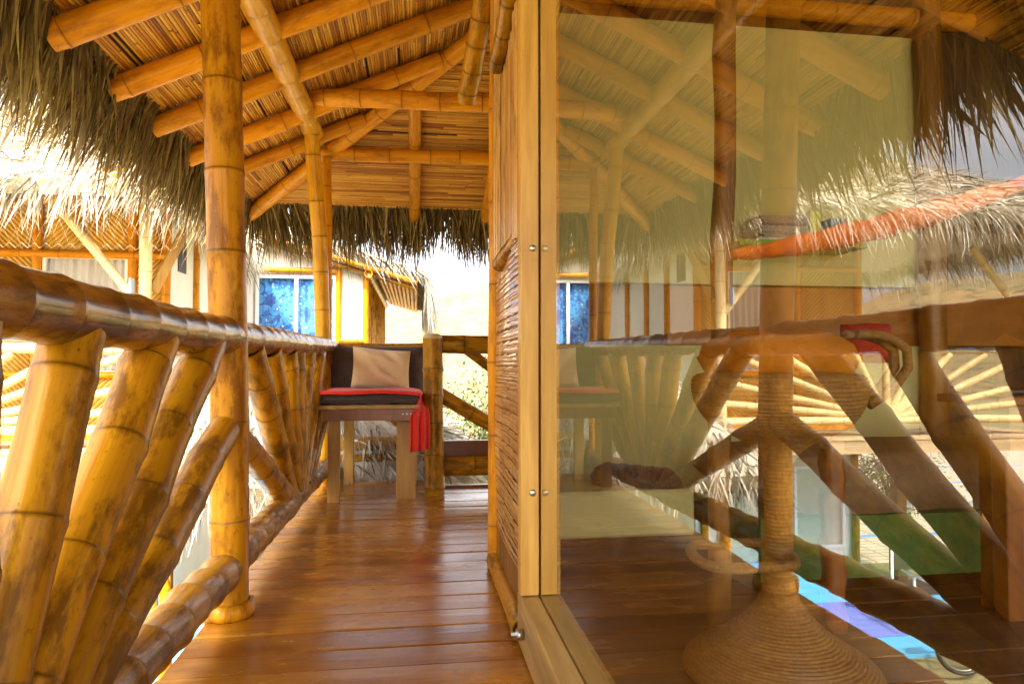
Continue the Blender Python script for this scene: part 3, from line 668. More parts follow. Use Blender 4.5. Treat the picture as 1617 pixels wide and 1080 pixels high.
# shelf with printed matter
p0 = P(1150, 387, Y=WY-.14); p1 = P(1345, 378, Y=WY-.14)
mb = MB(); box(mb, ((p0[0]+p1[0])/2, WY-.14, p0[2]-.005), (p1[0]-p0[0], .22, .025)); o = mb.build('green_shelf', plain_mat('lime_paint', (.20, .30, .02), .5), None, False); tag(o, 'lime green shelf board on the room wall holding papers', 'shelf')
st_ = P(1187, 380, Y=WY-.15); en = P(1262, 380, Y=WY-.15); zz = p0[2]+.009
for k in range(9):
    h_ = random.uniform(.008, .018); mb = MB(); j = random.uniform(-.01, .01)
    t_ = radians(random.uniform(-4, 4)); box(mb, ((st_[0]+en[0])/2+j, WY-.15, zz+h_/2), (en[0]-st_[0], .16, h_-.001), [(cos(t_), sin(t_), 0), (-sin(t_), cos(t_), 0), (0, 0, 1)])
    col = random.choice([(.35, .33, .30), (.5, .48, .42), (.16, .13, .12), (.30, .26, .22)])
    o = mb.build('magazine', plain_mat('paper', col, .6, .4, 90), None, False); zz += h_
    tag(o, ('lowest', 'second from the bottom', 'third from the bottom', 'fourth from the bottom', 'middle', 'fourth from the top', 'third from the top', 'second from the top', 'topmost')[k]+' magazine of the grey stack on the green shelf', 'magazine', 'magazines stacked on the green shelf')
for (u, c_, lb, h_, w_) in ((1271, (.62, .58, .03), 'tall yellow binder standing right of the magazine stack', .13, .045), (1300, (.10, .22, .45), 'blue book standing on the green shelf', .10, .03), (1316, (.40, .42, .44), 'grey book standing near the end of the green shelf', .10, .03), (1332, (.14, .24, .40), 'dark blue book at the right end of the green shelf', .09, .025)):
    q = P(u, 380, Y=WY-.15); mb = MB(); box(mb, (q[0], WY-.15, p0[2]+.009+h_/2), (w_, .16, h_)); o = mb.build('book', plain_mat('book_cover', c_, .5), None, False); tag(o, lb, 'book')
# rope wrapped stool
def ropemat():
    m, N, L, B = newmat('coiled_rope')
    v = vec(N, L, None, (1, 1, 1), False); n = noise(N, L, vec(N, L, None, (90, 90, 60), False), 1, 4, .7); n2 = noise(N, L, vec(N, L, None, (14, 14, 200), False), 1, 3)
    c = mixc(N, L, ramp(N, L, n, [(.35, 0.), (.7, 1.)]), (.33, .165, .035), (.15, .065, .012)); c = mixc(N, L, ramp(N, L, n2, [(.45, 0.), (.7, .6)]), c, (.09, .035, .008))
    L.new(c, B.inputs['Base Color']); B.inputs['Roughness'].default_value = .75; bump(N, L, B, n, .8, .004); return m
M['rope'] = ropemat()
sx, sy = 1.005, 1.80
stl = thing('rope_stool', 'hourglass stool wrapped in coiled rope standing behind the glass', 'stool', (sx, sy, 0))
def ropeprof(pts, pitch=.0105):
    pts = np.array(pts, float); seg = np.linalg.norm(np.diff(pts, axis=0), axis=1); cs = np.concatenate([[0], np.cumsum(seg)]); L_ = cs[-1]
    out = []; n = int(L_/pitch)
    for i in range(n*4+1):
        s = i/(n*4)*L_; q = np.array([np.interp(s, cs, pts[:, 0]), np.interp(s, cs, pts[:, 1])]); q2 = np.array([np.interp(min(L_, s+.004), cs, pts[:, 0]), np.interp(min(L_, s+.004), cs, pts[:, 1])]); q1 = np.array([np.interp(max(0, s-.004), cs, pts[:, 0]), np.interp(max(0, s-.004), cs, pts[:, 1])])
        t = q2-q1; t /= np.linalg.norm(t)+1e-9; nrm = np.array((t[1], -t[0])); bmp = .0035*abs(sin(i/4*pi)); out.append(q+nrm*bmp)
    return out
def curve(pts, n=40):
    pts = np.array(pts, float); t = np.linspace(0, 1, len(pts)); x = np.linspace(0, 1, n); q = np.stack([np.interp(x, t, pts[:, 0]), np.interp(x, t, pts[:, 1])], 1)
    for _ in range(6): q[1:-1] = (q[:-2]+2*q[1:-1]+q[2:])/4
    return q
mb = MB(); lathe(mb, ropeprof(curve([(.262, .004), (.255, .03), (.20, .065), (.13, .11), (.075, .165), (.043, .215), (.036, .28), (.035, .36)])), (sx, sy, 0), 72); mb.build('base_cone', M['rope'], stl)
mb = MB(); lathe(mb, ropeprof([(.035, .36), (.036, .50), (.040, .58)]), (sx, sy, 0), 48); mb.build('stem', M['rope'], stl)
mb = MB(); lathe(mb, ropeprof(curve([(.040, .58), (.055, .61), (.10, .645), (.16, .67), (.19, .69), (.225, .74), (.235, .80), (.225, .83), (.02, .832)])), (sx, sy, 0), 72); mb.build('flared_top', M['rope'], stl)
mb = MB(); ra = .135; cxr = sx-.125; a_ = np.linspace(0, 2*pi, 61)[:-1]
tube(mb, [(cxr+ra*cos(t), sy-.03+ra*sin(t), .335+.006*sin(t*3)) for t in a_], .014, 10, closed=True); mb.build('foot_ring', M['rope'], stl)
mb = MB()
def shell(a, b):
    t = radians(-200+220*a); h = .10*(1-abs(a-.45)*1.1); r = .235+.05*b
    return (sx+r*cos(t)*.95, sy+r*sin(t), .832+h*b*1.35+.02)
cushion('seat_pad', (sx-.01, sy, .875), (.31, .34, .13), M['seat_leather'], seed=21, parent=stl, pw=.2)
mb = MB(); pts = [P(u, v, Y=sy+.02) for u, v in ((1372, 640), (1410, 615), (1434, 580), (1432, 552), (1412, 536), (1385, 528), (1355, 528))]
tube(mb, pts, .014, 12); tube(mb, [q+np.array((0, .06, 0)) for q in pts], .014, 12); tube(mb, [q+np.array((-.02, .03, .0)) for q in pts], .014, 12); mb.build('rope_back', M['rope'], stl)
# red cushion behind stool, orange hammock across room
o = cushion('red_cushion', (1.68, 2.35, .93), (.19, .15, .10), M['dark_red_cloth'], ax=[(1, 0, 0), (0, .3, .95), (0, -.95, .3)], seed=31); tag(o, 'dark red cushion glimpsed behind the rope stool', 'cushion')
hk = []
for i in range(41):
    t = i/40; u = 1150+500*t; v = 398-128*t**1.05+2*sin(t*pi); q = P(u, v, Y=2.06-.30*t); hk.append(q)
mb = MB(); hk = np.array(hk); tvec = np.array((0, .10, -.05)); V = []; nn = len(hk)
for i, q in enumerate(hk):
    g = .012+.028*sin(i/(nn-1)*pi)**.7*1.2
    for j in range(9):
        a = j/8*pi*1.0; V.append(q+np.array((0, -cos(a)*.14*g*25*.5+.0, -sin(a)*g*1.6))+np.array((0, 0, .004*sin(i*1.1+j*2))))
F = [(i*9+j, i*9+j+1, (i+1)*9+j+1, (i+1)*9+j) for i in range(nn-1) for j in range(8)]
mb.add(V, F); o = mb.build('hammock', M['orange_cloth']); tag(o, 'orange hammock tied to the wooden post, rising in a long curve across the glazed room', 'hammock')
md = o.modifiers.new('thick', 'SOLIDIFY'); md.thickness = .006
# daybed and red table on the right
db = thing('daybed', 'low daybed with taupe blanket and green skirt in the room', 'daybed', (2.3, 2.55, 0))
mb = MB(); box(mb, (2.15, 2.52, .20), (1.9, .5, .22)); mb.build('skirt', M['green_cloth'], db, False)
cushion('mattress', (2.15, 2.54, .42), (1.94, .56, .24), M['taupe_cloth'], seed=41, parent=db, pw=.12)
for x in (1.3, 3.0):
    mb = MB(); box(mb, (x, 2.52, .045), (.08, .4, .09)); mb.build('leg', M['dark'], db, False)
tb = thing('side_table', 'red brown wooden table at the right edge of the room', 'table', (1.9, 2.1, 0))
l1 = P(1585, 970, Z=0); l0 = P(1317, 995, Z=0)
mb = MB(); box(mb, (l1[0]+.17, 2.06, .735), (.66, .26, .03), rnd=.2, bev=.004); mb.build('tabletop', M['redwood'], tb, False)
mb = MB(); box(mb, (l1[0]+.15, 1.96, .64), (.52, .03, .16), rnd=.6); mb.build('apron', M['redwood'], tb, False)
for x, y in ((l1[0], l1[1]-.03), (l1[0]+.40, l1[1]-.03), (l1[0]+.03, 2.16), (l1[0]+.40, 2.16)):
    mb = MB(); box(mb, (x, y, .36), (.07, .06, .72), rnd=random.random(), bev=.004); mb.build('leg', M['redwood'], tb, False)
wpost(l0[0], l0[1], l0[0]+.0, l0[1], .62, .065, 'wooden_stake', 'short red brown upright timber on the floor right of the rope stool', M['redwood'])
mb = MB(); box(mb, (l1[0]+.02, 2.05, .762), (.22, .14, .022), bev=.006)
tube(mb, [P(u, v, Y=2.0) for u, v in ((1500, 612), (1520, 604), (1545, 600), (1570, 604), (1582, 616))], .004, 6)
o = mb.build('black_gadget', M['black']); tag(o, 'flat black device with a looped cable on the red table', 'device')
mb = MB(); box(mb, (3.28, 2.2, 1.5), (.06, 1.6, 2.98)); o = mb.build('room_wall', M['darkboard'], None, False); tag(o, 'dark boarded wall on the right side of the glazed room', 'wall')

# ================================================================== NEIGHBOUR HOUSE
NY = 8.6; NPY = 7.6
nb = thing('bamboo_house', 'neighbouring two storey bamboo and plaster house with bleached thatched roof', 'house', (-4.5, 9, GZ))
def wallbox(x0, x1, y0, y1, z0, z1, mat, nm='wall', par=None):
    mb = MB(); box(mb, ((x0+x1)/2, (y0+y1)/2, (z0+z1)/2), (x1-x0, y1-y0, z1-z0)); return mb.build(nm, mat, par or nb, False)
wx0, wx1 = -4.30, -3.40; wz0, wz1 = .75, 2.10        # window opening of the front wall
wallbox(-5.3, -2.93, NY+.06, NY+.18, -.2, .75, M['white'])
wallbox(-5.3, wx0, NY+.06, NY+.18, .75, 3.0, M['white']); wallbox(wx1, -2.93, NY+.06, NY+.18, .75, 3.0, M['white'])
wallbox(wx0, wx1, NY+.06, NY+.18, wz1, 3.0, M['white'])
wallbox(-5.3, -2.95, NY+.1, 13.0, -2.3, -.22, M['white'])     # ground floor
wallbox(-5.3, -2.93, NY+.0, 13.0, -.218, -.05, M['deckpale'], 'floor_slab')
wallbox(-3.06, -2.94, NY+.18, 13.0, -.05, 3.1, M['white'])
wallbox(-5.3, -5.18, NY+.18, 13.0, -.05, 3.1, M['white'])
# diagonal split bamboo cladding
def diag(x0, x1, z0, z1, y, mir, par, n_=None, pitch=.062):
    mb = MB(); w_, h_ = x1-x0, z1-z0; c = -h_
    while c < w_:
        # line x = c + s, z = s
        s0 = max(0, -c); s1 = min(h_, w_-c)
        if s1-s0 > .04:
            xa, za, xb, zb = c+s0, s0, c+s1, s1
            if mir: xa, xb = w_-xa, w_-xb
            tube(mb, [(x0+xa, y, z0+za), (x0+xb, y, z0+zb)], pitch*.36, 8, rnd=random.random())
        c += pitch
    return mb.build('split_bamboo_panel', M['panel'], par)
diag(-4.30, -3.85, 2.14, 2.75, NY+.03, False, nb); diag(-3.85, -3.36, 2.14, 2.75, NY+.03, True, nb)
diag(-5.25, -4.42, -.1, 2.75, NY+.03, True, nb); diag(-3.30, -2.98, .0, 2.75, NY+.03, False, nb)
diag(-4.36, -3.85, 0, .72, NY+.03, True, nb); diag(-3.85, -3.34, 0, .72, NY+.03, False, nb)
sd = 400
for x in (-5.27, -4.37, -3.33, -2.95):
    sd += 1; bam([(x, NY, -.1), (x, NY, 2.8)], .05, .35, sd, 14).build('bamboo_stud', M['orange'], nb)
for z, r in ((2.13, .045), (.72, .04), (-.02, .05), (2.75, .05)):
    sd += 1; bam([(-5.27, NY-.02, z), (-2.93, NY-.02, z)], r, .4, sd, 14).build('bamboo_rail', M['orange'], nb)
for y in (9.6, 10.5, 11.5):
    sd += 1; bam([(-2.92, y, -.1), (-2.92, y, 3.0)], .05, .35, sd, 14).build('bamboo_stud', M['orange'], nb)
sd += 1; bam([(-2.90, NY, 1.0), (-2.90, 12.9, 1.0)], .045, .4, sd, 14).build('bamboo_rail', M['orange'], nb)
sd += 1; bam([(-2.90, 7.0, 2.72), (-2.90, 12.9, 2.72)], .06, .4, sd, 16).build('side_beam', M['orange'], nb)
wallbox(-2.945, -2.93, 8.95, 9.25, 2.0, 2.4, M['black'], 'vent')
def window(x0, x1, z0, z1, y, par, cm, div=True, nm='window', fw=.035):
    fr = MB()
    for a, b in (((x0, y, z0), (x1, y, z0)), ((x0, y, z1), (x1, y, z1))): bar(fr, (a[0]-fw/2, y, a[2]), (b[0]+fw/2, y, b[2]), .05, fw)
    for x in ((x0, x1, (x0+x1)/2) if div else (x0, x1)): bar(fr, (x, y+.002, z0+fw/2), (x, y+.002, z1-fw/2), fw, .05, up=(0, 1, 0))
    f = fr.build(nm, M['whiteframe'], par, False)
    g = MB(); box(g, ((x0+x1)/2, y+.01, (z0+z1)/2), (x1-x0-.01, .005, z1-z0-.01)); g.build('pane', M['glass2'], f, False)
    c = MB(); quadsheet(c, lambda a, b: (x0+.02+(x1-x0-.04)*a, y+.07+.018*sin(a*60)+.008*sin(a*23), z0+(z1-z0)*b), 120, 2); c.build('curtain', cm, f)
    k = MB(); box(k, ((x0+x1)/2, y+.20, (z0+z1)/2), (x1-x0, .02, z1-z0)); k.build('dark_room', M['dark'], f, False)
    return f
pinkc = plain_mat('pink_sheer_curtain', (.62, .50, .42), .9, .12, 3)
window(wx0, wx1, wz0, wz1, NY+.03, nb, pinkc, False)
# veranda posts, braces, deck and balustrade
bam([(-2.80, NPY, GZ), (-2.82, NPY, 2.7)], .062, .32, 450, 20).build('veranda_post', M['pale'], nb)
bam([(-6.95, NPY, GZ), (-6.95, NPY, 2.5)], .062, .32, 451, 20).build('veranda_post', M['pale'], nb)
bam([(-2.85, NPY-.02, 1.45), (-3.62, NPY-.02, 2.42)], .045, .4, 452, 16).build('brace', M['pale'], nb)
mb = MB(); bar(mb, (-2.76, NPY+.06, 1.62), (-2.45, NPY+.35, 2.5), .05, .10, rnd=.3); mb.build('brace', M['benchwood'], nb, False)
bam([(-6.9, NPY-.02, 1.35), (-6.1, NPY-.02, 2.3)], .045, .4, 453, 16).build('brace', M['pale'], nb)
bam([(-8.2, NPY, 2.5), (-2.2, NPY, 2.62)], .055, .4, 454, 16).build('eave_beam', M['orange'], nb)
mb = MB(); y = NPY-.16
for k in range(8): box(mb, (-4.95, y+.07+k*.145, -.04), (4.4, .138, .03), rnd=random.random())
mb.build('deck_board', M['deckpale'], nb, False)
mb = MB(); bar(mb, (-7.15, NPY-.12, -.135), (-2.72, NPY-.12, -.135), .06, .15, rnd=.4); bar(mb, (-7.15, NPY+.9, -.135), (-2.72, NPY+.9, -.135), .06, .15, rnd=.8); mb.build('deck_beam', M['deckpale'], nb, False)
for i, (x, y) in enumerate(((-6.2, NPY), (-5.75, NPY+.9))):
    mb = MB(); box(mb, (x, y, -1.25), (.14, .14, 2.05), rnd=i*.3); mb.build('deck_post', M['brownwood'], nb, False)
bl = thing('balcony_railing', 'pale sunlit bamboo balustrade with radiating fans on the neighbouring balcony', 'railing', (-4.9, NPY, 0))
bam([(-7.1, NPY, 1.04), (-2.80, NPY, 1.0)], .055, .3, 460, 16).build('top_rail', M['pale'], bl)
bam([(-7.1, NPY, .17), (-2.80, NPY, .17)], .05, .3, 461, 16).build('bottom_rail', M['pale'], bl)
for i, (ox, z) in enumerate(((0, .99), (.42, .98), (.86, .97), (1.35, .96), (1.95, .95), (2.05, .62), (-.42, .98), (-.86, .97), (-1.35, .96), (-1.95, .95), (-2.05, .62), (2.08, .38), (-2.08, .38))):
    bam([(-4.93+ox*.03, NPY, .2), (-4.93+ox, NPY, z)], .043, .3, 470+i, 14).build('baluster', M['pale'], bl)
# ground floor window and door of the neighbour
greyc = plain_mat('grey_green_curtain', (.35, .42, .38), .9, .2, 3)
window(-5.05, -4.35, -1.62, -.55, NY+.07, nb, greyc, False); 
window(-3.95, -3.25, -2.2, -.55, NY+.07, nb, greyc, False, 'door')
for x in (-5.22, -4.15, -3.05):
    sd += 1; bam([(x, NY+.05, GZ), (x, NY+.05, -.25)], .05, .35, sd, 12).build('bamboo_stud', M['gold'], nb)
mb = MB(); box(mb, (-4.1, NY+.085, -2.05), (2.4, .04, .5)); mb.build('painted_dado', plain_mat('blue_wall_paint', (.13, .45, .75), .6), nb, False)
# sign on veranda post
mb = MB(); p = P(208, 455, Y=NPY-.08); box(mb, (p[0], p[1], p[2]), (.02, .10, .20)); o = mb.build('blue_cloth', plain_mat('blue_white_cloth', (.35, .48, .65), .8), None, False); tag(o, 'small blue and white cloth hanging beside the sunlit veranda post', 'cloth')

# thatched roof of neighbour: front plane + right hip + left hip
def nroof(nm, eave, peak, dens, fl, parent, mcore, mbl, fringe_n, lw=(.42, .022)):
    """planes: list of quads (a,b,c,d): a-b eave, d-c upper edge"""
    core = MB(); bl_ = MB()
    for (a, b, c, d) in eave:
        a, b, c, d = [np.array(q, float) for q in (a, b, c, d)]
        solid(core, [a, b, c, d] if np.linalg.norm(c-d) > .01 else [a, b, c], .16, 0)
        nrm = np.cross(b-a, d-a); nrm /= np.linalg.norm(nrm); nrm = nrm if nrm[2] > 0 else -nrm
        area = np.linalg.norm(np.cross(b-a, d-a)); n = int(area*dens)
        s, t = rng.uniform(0, 1, n), rng.uniform(0, 1, n)
        O = (a+(b-a)*s[:, None])*(1-t)[:, None]+(d+(c-d)*s[:, None])*t[:, None]+nrm*rng.uniform(.12, .22, n)[:, None]
        dn = ((a+b)/2-(c+d)/2); dn /= np.linalg.norm(dn)
        D = dn[None]+rng.normal(0, .33, (n, 3)); D += nrm*.16
        blades(bl_, O, D, lw[0]*rng.uniform(.5, 1.2, n), lw[1]*rng.uniform(.6, 1.3, n), rng.uniform(.1, .5, n), segs=3, curl=.2)
        out = np.array((dn[0], dn[1], 0)); out /= np.linalg.norm(out)
        m_ = int(np.linalg.norm(b-a)*fringe_n); fringe(bl_, a, b, out, m_, fl, lw[1]*1.1, .05, back=.25, segs=3, dn=.9, spread=.28)
    core.build('thatch_body', mcore, parent, False); bl_.build('thatch_blades', mbl, parent)
EFY, EFZ = 7.0, 2.46
nroof('r', [((-8.1, EFY, EFZ), (-2.2, EFY, EFZ), (-3.9, 10.6, 4.35), (-5.6, 10.6, 4.35)),
            ((-2.2, EFY, EFZ), (-2.98, 12.7, EFZ+.1), (-3.9, 10.6, 4.35), (-3.9, 10.6, 4.35)),
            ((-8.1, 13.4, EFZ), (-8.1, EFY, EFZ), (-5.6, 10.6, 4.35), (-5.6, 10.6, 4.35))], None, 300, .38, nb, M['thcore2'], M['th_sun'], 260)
for i, x in enumerate(np.linspace(-7.6, -2.5, 9)):
    bam([(x, EFY+.06, EFZ-.05), (x, 9.0, EFZ+.96)], .04, .4, 500+i, 10).build('rafter', M['orange'], nb)

# rear wing with blue curtained window
RY = 13.0
rw = thing('plaster_house', 'white plastered house with blue curtained window beyond the railing', 'house', (-2, RY, GZ))
def rw_wall(*a): return wallbox(*a, par=rw)
mb = MB(); 
def prism(x0, x1, zt0, zt1, zb, y0, y1, mat, nm):
    m = MB(); V = [(x0, y0, zb), (x1, y0, zb), (x1, y0, zt1), (x0, y0, zt0), (x0, y1, zb), (x1, y1, zb), (x1, y1, zt1), (x0, y1, zt0)]
    m.add(V, [(0, 1, 2, 3), (7, 6, 5, 4), (1, 5, 6, 2), (0, 3, 7, 4), (3, 2, 6, 7)]); return m.build(nm, mat, rw, False)
bx0, bx1, bz0, bz1 = -2.93, -1.50, 1.05, 2.45
rk = lambda x: 3.22+(2.34-3.22)*(x+2.97)/3.0
prism(-3.1, bx0, rk(-3.1)-.1, rk(bx0)-.1, GZ, RY, RY+5, M['white'], 'wall')
prism(bx0, bx1, rk(bx0)-.1, rk(bx1)-.1, bz1, RY, RY+.2, M['white'], 'wall')
prism(bx0, bx1, bz0, bz0, GZ, RY, RY+.2, M['white'], 'wall')
prism(bx1, -.94, rk(bx1)-.1, rk(-.94)-.1, GZ, RY, RY+5, M['white'], 'wall')
def bluem():
    m, N, L, B = newmat('blue_flowered_curtain')
    vo = N.new('ShaderNodeTexVoronoi'); vo.inputs['Scale'].default_value = 7.5; L.new(vec(N, L, None, (1, .05, 1), False), vo.inputs['Vector'])
    c = ramp(N, L, vo.outputs['Distance'], [(0., (.55, .05, .08)), (.10, (.7, .75, .85)), (.17, (.7, .78, .9)), (.20, (.07, .16, .50)), (.30, (.10, .38, .80)), (.62, (.12, .45, .85)), (.74, (.06, .14, .45))])
    c.node.color_ramp.interpolation = 'CONSTANT'
    n = noise(N, L, vec(N, L, None, (9, 1, 9), False), 1, 4); c = mixc(N, L, ramp(N, L, n, [(.52, 0.), (.56, .8)]), c, (.02, .09, .40))
    L.new(c, B.inputs['Base Color']); B.inputs['Roughness'].default_value = .8; return m
window(bx0+.05, bx1-.0, bz0, bz1, RY-.02, rw, bluem(), True, fw=.06)
for x, z1 in ((-2.99, 3.0), (-1.43, 2.65), (-.93, 2.5)):
    sd += 1; bam([(x, RY-.06, GZ), (x, RY-.06, z1)], .055, .35, sd, 14).build('bamboo_stud', M['orange'], rw)
sd += 1; bam([(-3.0, RY-.09, 2.56), (-1.45, RY-.09, 2.56)], .05, .4, sd, 14).build('lintel', M['orange'], rw)
sd += 1; bam([(-1.4, RY-.09, 1.27), (-.95, RY-.09, 1.27)], .045, .4, sd, 14).build('bamboo_rail', M['gold'], rw)
for dy, dz, r in ((-.35, 0, .06), (-.22, -.1, .045)):
    sd += 1; bam([(-3.0, RY+dy, rk(-3.0)+dz), (.02, RY+dy, rk(.02)+dz)], r, .4, sd, 14).build('rake_pole', M['gold'], rw)
for i in range(11):       # side wall of upright culms and purlins of the overhang
    sd += 1; bam([(-.90, RY+.1+i*.62, GZ), (-.90, RY+.1+i*.62, 2.42)], .05, .35, sd, 10).build('side_culm', M['gold'], rw)
sd += 1; bam([(-.86, RY-.45, 2.48), (-.86, RY+6.6, 2.48)], .075, .4, sd, 16).build('side_beam', M['gold'], rw)
for i in range(9):
    x = -.72+i*.09; sd += 1; bam([(x, RY-.1, rk(x)+.0), (x, RY+6.7, rk(x)+.0)], .043, .4, sd, 8).build('purlin', M['orange'], rw)
mb = MB(); solid(mb, [(-3.1, RY-.4, rk(-3.1)), (.12, RY-.4, rk(.12)), (.12, RY+6.8, rk(.12)), (-3.1, RY+6.8, rk(-3.1))], .16, .05); mb.build('thatch_body', M['thcore'], rw, False)
mb = MB()
n = 2600; t = rng.uniform(0, 1, n); yy = RY-.42+rng.uniform(0, 1, n)**2*6.9; xx = -3.1+3.2*t
O = np.stack([xx, yy, rk(xx)+.22+rng.uniform(-.04, .05, n)], 1); D = np.stack([rng.uniform(.3, 1, n), rng.normal(-.25, .4, n), rng.uniform(-.45, -.05, n)], 1)
blades(mb, O, D, rng.uniform(.25, .55, n), rng.uniform(.012, .024, n), rng.uniform(.1, .7, n), segs=3, curl=.2)
fringe(mb, (.15, RY-.45, rk(.12)+.08), (.15, RY+6.8, rk(.12)+.08), (1, 0, 0), 3000, .62, .022, .03, back=.0, segs=4, dn=1.6, spread=.2)
mb.build('thatch_blades', M['th_grey'], rw)

# lower thatched roof beneath the deck level
lr = thing('thatched_shelter', 'low shelter with grey palm thatched roof seen below the deck beyond the balusters', 'shelter', (-1.5, 7, GZ))
A_ = (-1.3, 6.4, .80); B_ = (-1.3, 8.7, .80)
LZ = -.15; xa_, xb_, ya_, yb_ = .35, -2.05, 5.15, 9.9
nroof('l', [((xa_, ya_, LZ), (xa_, yb_, LZ), B_, A_), ((xb_, yb_, LZ), (xb_, ya_, LZ), A_, B_), ((xb_, ya_, LZ), (xa_, ya_, LZ), A_, A_), ((xa_, yb_, LZ), (xb_, yb_, LZ), B_, B_)],
      None, 420, .35, lr, M['thcore2'], M['th_grey'], 120, (.34, .018))
for x, y in ((-1.85, 5.5), (.15, 5.5), (-1.85, 9.5), (.15, 9.5)):
    sd += 1; bam([(x, y, GZ), (x, y, LZ+.1)], .05, .35, sd, 10).build('shelter_post', M['gold'], lr)

# net hanging from the neighbouring eave
mb = MB(); y = EFY-.1; z0 = 2.2
for k in range(26):
    x = -4.9+k*.105; l_ = .22+.06*sin(k*1.7)
    for s in (1, -1):
        tube(mb, [(x, y, z0), (x+s*.05, y+.01, z0-l_*.5), (x, y, z0-l_)], .0011, 4)
for k in range(25): x = -4.9+k*.105; tube(mb, [(x, y, z0-.22), (x+.05, y, z0-.27), (x+.105, y, z0-.22)], .0011, 4)
o = mb.build('rope_net', M['deckpale']); tag(o, 'fine rope netting hanging under the bleached thatch eave', 'net')

# chair and bicycle in the court, seen mirrored in the glass
ch = thing('garden_chair', 'white framed garden chair standing on the blue painted court', 'chair', (-5.2, 7.45, GZ+.05))
for x, y in ((-5.4, 7.25), (-5.0, 7.25), (-5.4, 7.65), (-5.0, 7.65)):
    mb = MB(); tube(mb, [(x, y, GZ+.05), (x, y, GZ+(.5 if y < 7.45 else .9))], .018, 8); mb.build('leg', M['whiteframe'], ch)
mb = MB(); box(mb, (-5.2, 7.45, GZ+.5), (.46, .46, .03)); mb.build('seat', M['dark'], ch, False)
mb = MB(); box(mb, (-5.2, 7.66, GZ+.78), (.44, .02, .26)); mb.build('backrest', M['dark'], ch, False)
for x in (-5.42, -4.98):
    mb = MB(); tube(mb, [(x, 7.25, GZ+.5), (x, 7.252, GZ+.68), (x, 7.45, GZ+.71), (x, 6.8, GZ+.70)], .018, 8); mb.build('armrest', M['whiteframe'], ch)
bc_ = thing('bicycle', 'old bicycle parked on the ground left of the blue court', 'bicycle', (-5.2, 6.2, GZ))
def wheel(cx, cy, r=.33):
    a_ = np.linspace(0, 2*pi, 37)[:-1]; mb = MB(); tube(mb, [(cx+r*cos(t), cy, GZ+.07+r+r*sin(t)) for t in a_], .018, 8, closed=True); wv = mb.build('wheel', M['black'], bc_)
    mb = MB(); tube(mb, [(cx+(r-.03)*cos(t), cy, GZ+.07+r+(r-.03)*sin(t)) for t in a_], .009, 6, closed=True)
    for t in a_[::2]: tube(mb, [(cx, cy, GZ+.07+r), (cx+(r-.03)*cos(t), cy, GZ+.07+r+(r-.03)*sin(t))], .0025, 4)
    mb.build('rim', M['steel'], wv)
wheel(-5.7, 6.2); wheel(-4.7, 6.2)
zc = GZ+.4; mb = MB()
for a, b in (((-5.7, zc), (-5.5, zc+.5)), ((-5.5, zc+.45), (-5.2, zc-.05)), ((-5.2, zc-.05), (-4.98, zc+.5)), ((-4.98, zc+.45), (-5.5, zc+.42)), ((-5.2, zc-.05), (-4.7, zc)), ((-4.7, zc), (-5.0, zc+.4))): tube(mb, [(a[0], 6.2, a[1]), (b[0], 6.2, b[1])], .016, 8)
mb.build('frame', M['steel'], bc_)
mb = MB(); tube(mb, [(-5.45, 5.92, zc+.6), (-5.52, 6.05, zc+.58), (-5.5, 6.2, zc+.52), (-5.52, 6.35, zc+.58), (-5.45, 6.48, zc+.6)], .012, 8); mb.build('handlebar', M['black'], bc_)
cushion('saddle', (-4.96, 6.2, zc+.53), (.26, .15, .06), M['black'], seed=3, parent=bc_)

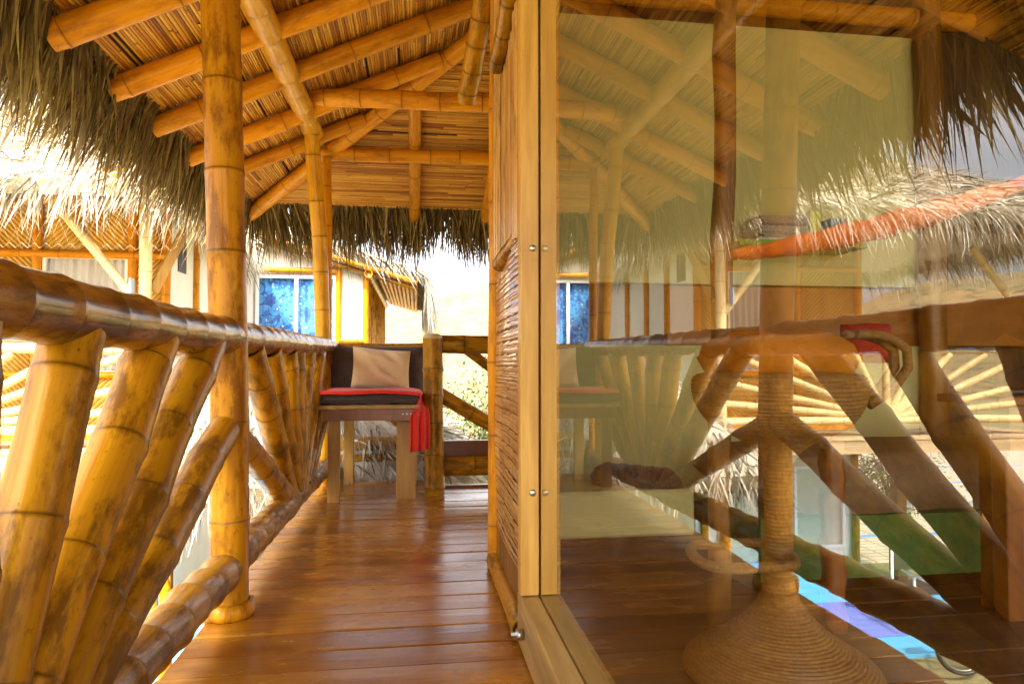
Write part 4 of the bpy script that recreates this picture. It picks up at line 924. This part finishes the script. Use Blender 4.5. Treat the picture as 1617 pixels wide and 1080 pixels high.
# ================================================================== PLANTS
def shrub(x, y, rx, h, n, lab, mat=None, seed=0, base=GZ, leaf=.06, name='shrub'):
    R_ = random.Random(seed); root = thing(name, lab, 'shrub' if name == 'shrub' else 'tree', (x, y, base), 'shrubs behind the deck')
    st = MB(); cl = []
    for k in range(9):
        a = R_.uniform(0, 6.28); rr2 = rx*R_.uniform(.2, .8); tp = (x+rr2*cos(a), y+rr2*sin(a), base+h*R_.uniform(.5, .92))
        tube(st, [(x+.05*cos(a), y+.05*sin(a), base), (x+rr2*.5*cos(a)+.05, y+rr2*.5*sin(a), base+(tp[2]-base)*.55), tp], [.04, .025, .01], 6); cl.append(tp)
    for k in range(16): a = R_.uniform(0, 6.28); q = rx*R_.uniform(0, .95); cl.append((x+q*cos(a), y+q*sin(a), base+h*R_.uniform(.15, .85)))
    st.build('stem', M['bark'], root); mb = MB(); cl = np.array(cl)
    idx = rng.integers(0, len(cl), n); O = cl[idx]+rng.normal(0, 1, (n, 3))*np.array((rx*.22, rx*.22, h*.10)); D = rng.normal(0, 1, (n, 3)); D[:, 2] += .2
    O[:, 2] = np.maximum(O[:, 2], base+.05)
    blades(mb, O, D, leaf*rng.uniform(.7, 1.5, n), leaf*.55*rng.uniform(.7, 1.3, n), .3, segs=2); mb.build('foliage', mat or M['leaf'], root)
shrub(.9, 9.3, 1.0, 2.7, 10000, 'leafy green shrub with reddish shoots seen through the far right railing', seed=1)
shrub(2.4, 9.8, 1.2, 2.9, 7000, 'dense green shrub to the right of the reddish one, behind the wall', seed=2)
shrub(.4, 7.3, .7, 1.6, 5000, 'low green shrub right below the far right railing', seed=3, leaf=.05)
shrub(1.4, 7.2, .7, 1.6, 4000, 'low green shrub below the deck near the wall corner', seed=4, leaf=.05)
shrub(1.8, 13.5, 1.5, 3.4, 5000, 'sparse dry thicket rising behind the green shrubs', M['leafdry'], 5)
shrub(3.6, 15.5, 1.7, 3.6, 5000, 'tall dry bush behind the wall at the right', M['leafdry'], 6)
shrub(.2, 17.5, 1.4, 3.0, 4000, 'distant dry bush seen above the short railing', M['leafdry'], 7)
shrub(-9.5, 13.5, 1.2, 1.3, 3500, 'round green bush beside the tiled terrace', None, 8)
shrub(-14, 25, 1.8, 1.9, 2500, 'far green bush beyond the tiled terrace', None, 9)
